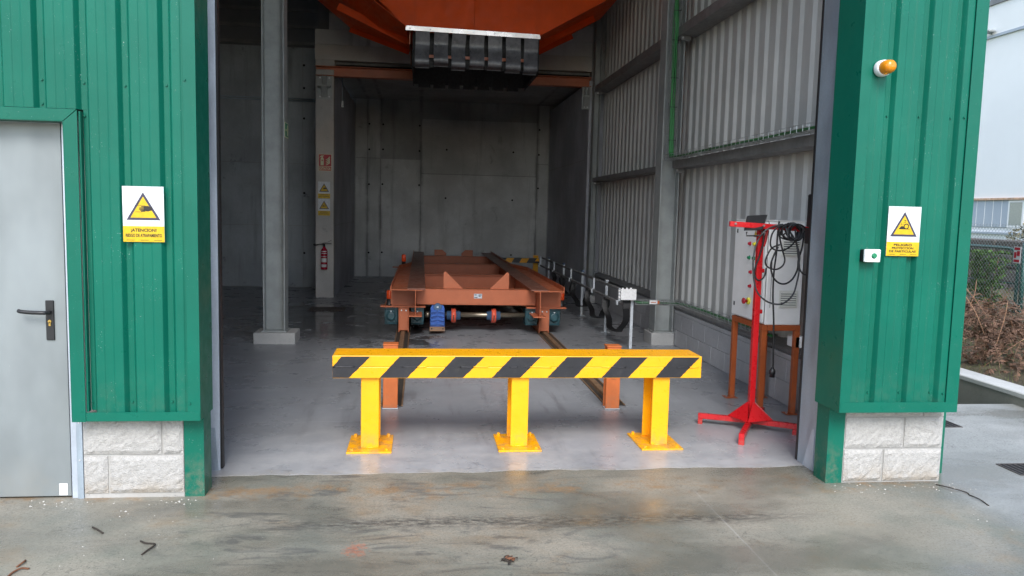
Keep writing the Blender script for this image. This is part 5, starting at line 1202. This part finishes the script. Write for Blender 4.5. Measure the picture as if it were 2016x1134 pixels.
iy = thing('ivy', (8.13, 10.3, .4), 'green ivy climbing the fence above the ferns', 'ivy')
iv.build('foliage', 'ivy', iy); stuff(iy.children[0])
for yy in (10.3, 10.45, 10.65): MB().tube(smoothpath([(8.14, yy, .36), (8.13, yy+.04, .7), (8.14, yy-.03, 1.15)], 4), .006, 5).build('stem', 'stem', iy)
sw2 = thing('stone_wall', (10.6, 12, 0), 'dark stone boundary wall behind the fence', 'wall')
rn2 = random.Random(5); zz = -.3; smesh = {}
B(10.56, 10.9, 2, 26, -.75, 1.33).build('wall_core', 'dark_stone', sw2)
for row in range(5):
    h = .26; yy = 8+rn2.uniform(0, .3)
    while yy < 18:
        L = rn2.uniform(.35, .7); key = round(L, 1)
        if key not in smesh: smesh[key] = B(0, .10, 0, key-.02, 0, h-.02).mesh('stone', V(0, 0, 0), .03, 2)
        put('stone', smesh[key], 'dark_stone', (10.50+rn2.uniform(-.02, .02), yy, .05+row*h), sw2); yy += key
bs = thing('dry_bush', (11.6, 14.0, 0), 'brownish round bush rising behind the dark boundary wall', 'bush')
bm_ = MB()
for c in range(2500):
    d = V(rn.gauss(0, 1), rn.gauss(0, 1), rn.gauss(0, 1)).normalized()*rn.uniform(.55, 1.0)**.5; c0 = V(11.7, 13.85, .95)+V(d.x*.6, d.y*.62, d.z*.66)*(1+.12*math.sin(d.x*7+d.z*5))
    s2 = rn.uniform(.02, .05); n1 = V(rn.uniform(-1, 1), rn.uniform(-1, 1), rn.uniform(-1, 1)).normalized(); u = n1.orthogonal().normalized(); w = n1.cross(u)
    bm_.add([c0-u*s2, c0+w*s2*.5, c0+u*s2, c0-w*s2*.5], [(0, 1, 2, 3)])
bm_.build('crown', 'bush', bs); MB().tube([(11.7, 13.85, -.7), (11.72, 13.86, .2), (11.68, 13.84, .9)], [.08, .06, .03], 8).build('trunk', 'stem', bs)
wbk = thing('white_building', (20, 20, 0), 'large white industrial building behind the fence', 'building')
B(17.0, 27, 2, 40, 2.375, 7.22).build('wall', 'white_wall', wbk); B(17.03, 26.9, 2.1, 39.9, -.75, 2.31).build('wall', 'white_wall', wbk)
B(16.95, 27, 2, 40, 7.24, 8.12).build('fascia', 'white_wall', wbk); B(16.93, 16.99, 2, 40, 7.16, 7.2395).build('gutter_joint', 'grey_band', wbk)
B(16.90, 27.05, 1.95, 40.05, 8.125, 8.30).build('roof_edge', 'girt', wbk)
B(16.94, 16.999, 2, 40, 2.312, 2.374).build('string_course', 'rust_line', wbk)
B(17.005, 17.029, 21.25, 40, 1.50, 2.305).build('panel_band', 'grey_band', wbk)
for q in range(12): B(16.998, 17.0045, 21.5+.35*q, 21.515+.35*q, 1.50, 2.305).build('panel_seam', 'white_wall', wbk)
for y0 in (20.62, 19.9, 19.2):
    wf = B(16.99, 17.02, y0, y0+.62, 1.48, 2.30).build('window', 'white_wall', wbk, .003)
    B(16.985, 16.989, y0+.07, y0+.55, 1.58, 2.24).build('pane', 'pane', wf)
B(16.96, 17.029, 2, 40, 1.30, 1.36).build('sill_line', 'grey_band', wbk)
fl_ = B(16.70, 16.92, 22.25, 22.60, 7.30, 7.36).build('flood_lamp', 'steel_grey', wbk, .01); B(16.92, 16.95, 22.4, 22.45, 7.26, 7.40).build('bracket', 'steel_grey', fl_)

# ------------------------------------------------------------------ litter on the yard
def twig(pts, r, mat, lab):
    return tag(MB().tube(smoothpath([(x, y, z) for x, y, z in pts], 4), r, 6).build('twig', mat), lab, 'twig', 'twigs on the wet yard')
twig([(-1.627, 4.03, .006), (-1.59, 3.99, .010), (-1.546, 3.95, .006)], .0045, 'twig', 'straight black twig lying below the block plinth')
twig([(-1.334, 3.848, .004), (-1.30, 3.815, .008), (-1.255, 3.80, .010), (-1.248, 3.77, .012), (-1.265, 3.73, .008), (-1.277, 3.692, .004)], .0045, 'twig', 'hook-shaped black twig on the yard')
twig([(-1.773, 3.664, .004), (-1.765, 3.63, .012), (-1.778, 3.597, .004)], .0045, 'rusttwig', 'short rusty twig nearest the steel door')
twig([(-1.715, 3.577, .004), (-1.745, 3.565, .012), (-1.765, 3.53, .008), (-1.768, 3.49, .004)], .0045, 'rusttwig', 'curved rusty twig at the bottom corner of the yard')
twig([(3.215, 4.43, .004), (3.25, 4.36, .010), (3.30, 4.29, .008), (3.312, 4.262, .004)], .0035, 'twig', 'thin black wire curling from the plinth corner')
twig([(3.30, 4.25, .004), (3.30, 4.16, .010), (3.295, 4.07, .004)], .0035, 'twig', 'thin black wire end on the pale side yard')
lv = thing('leaf_clump', (.423, 3.52, 0), 'dark clump of dead leaves on the wet yard', 'leaves')
for q in range(14):
    a = rn.uniform(0, 6.3); r0 = rn.uniform(0, .035); c0 = V(.423+r0*math.cos(a)*1.3, 3.52+r0*math.sin(a), .006+rn.uniform(0, .016)); s2 = rn.uniform(.010, .026)
    n1 = V(rn.uniform(-.7, .7), rn.uniform(-.7, .7), 1).normalized(); u = n1.orthogonal().normalized(); u.rotate(Matrix.Rotation(rn.uniform(0, 6.3), 3, n1)); w = n1.cross(u)
    MB().add([c0-u*s2, c0-u*s2*.2+w*s2*.5, c0+u*s2, c0-u*s2*.2-w*s2*.5, c0+n1*.006], [(0, 3, 4), (3, 2, 4), (2, 1, 4), (1, 0, 4)]).build('leaf', rn.choice(('twig', 'twig', 'rusttwig')), lv)
ch = MB()
def chip(x, y, s):
    s = s*1.7
    n_ = 5; a0 = rn.uniform(0, 6.3); z1 = s*rn.uniform(.3, .8)
    b = [(x+s*math.cos(a0+6.283*k/n_)*rn.uniform(.6, 1.2), y+s*math.sin(a0+6.283*k/n_)*rn.uniform(.6, 1.2), -.001) for k in range(n_)]
    ch.add(b+[(x+rn.uniform(-.2, .2)*s, y+rn.uniform(-.2, .2)*s, z1-.001)], [(k, (k+1) % n_, n_) for k in range(n_)])
for q in range(110): chip(rn.gauss(-1.53, .16), rn.gauss(3.95, .25), rn.uniform(.0015, .005))
for q in range(110): chip(rn.uniform(-2.1, -1.1), rn.gauss(4.36, .035), rn.uniform(.0015, .007))
for q in range(120): chip(rn.uniform(2.5, 3.35), rn.gauss(4.38, .05), rn.uniform(.0015, .006))
for q in range(260): chip(rn.uniform(-2.3, 3.8), rn.uniform(3.2, 4.7), rn.uniform(.001, .004))
for q in range(60): chip(rn.uniform(3.0, 4.0), rn.uniform(3.7, 4.4), rn.uniform(.002, .006))
gr = ch; ch = MB()
for q in range(900):
    u = rn.random()
    chip(.35+1.75*u+rn.gauss(0, .1), 3.99-.03*math.sin(u*5)+rn.gauss(0, .035), rn.uniform(.0008, .0026))
for q in range(500): chip(rn.uniform(-2.2, 3.6), rn.uniform(3.3, 4.75), rn.uniform(.0008, .0026))
tag(stuff(ch.build('grit', 'grate')), 'dark grit smeared in a band across the wet yard', 'grit')
ch = gr
tag(stuff(ch.build('gravel', 'chip')), 'pale crumbs of stone scattered over the wet yard', 'gravel')
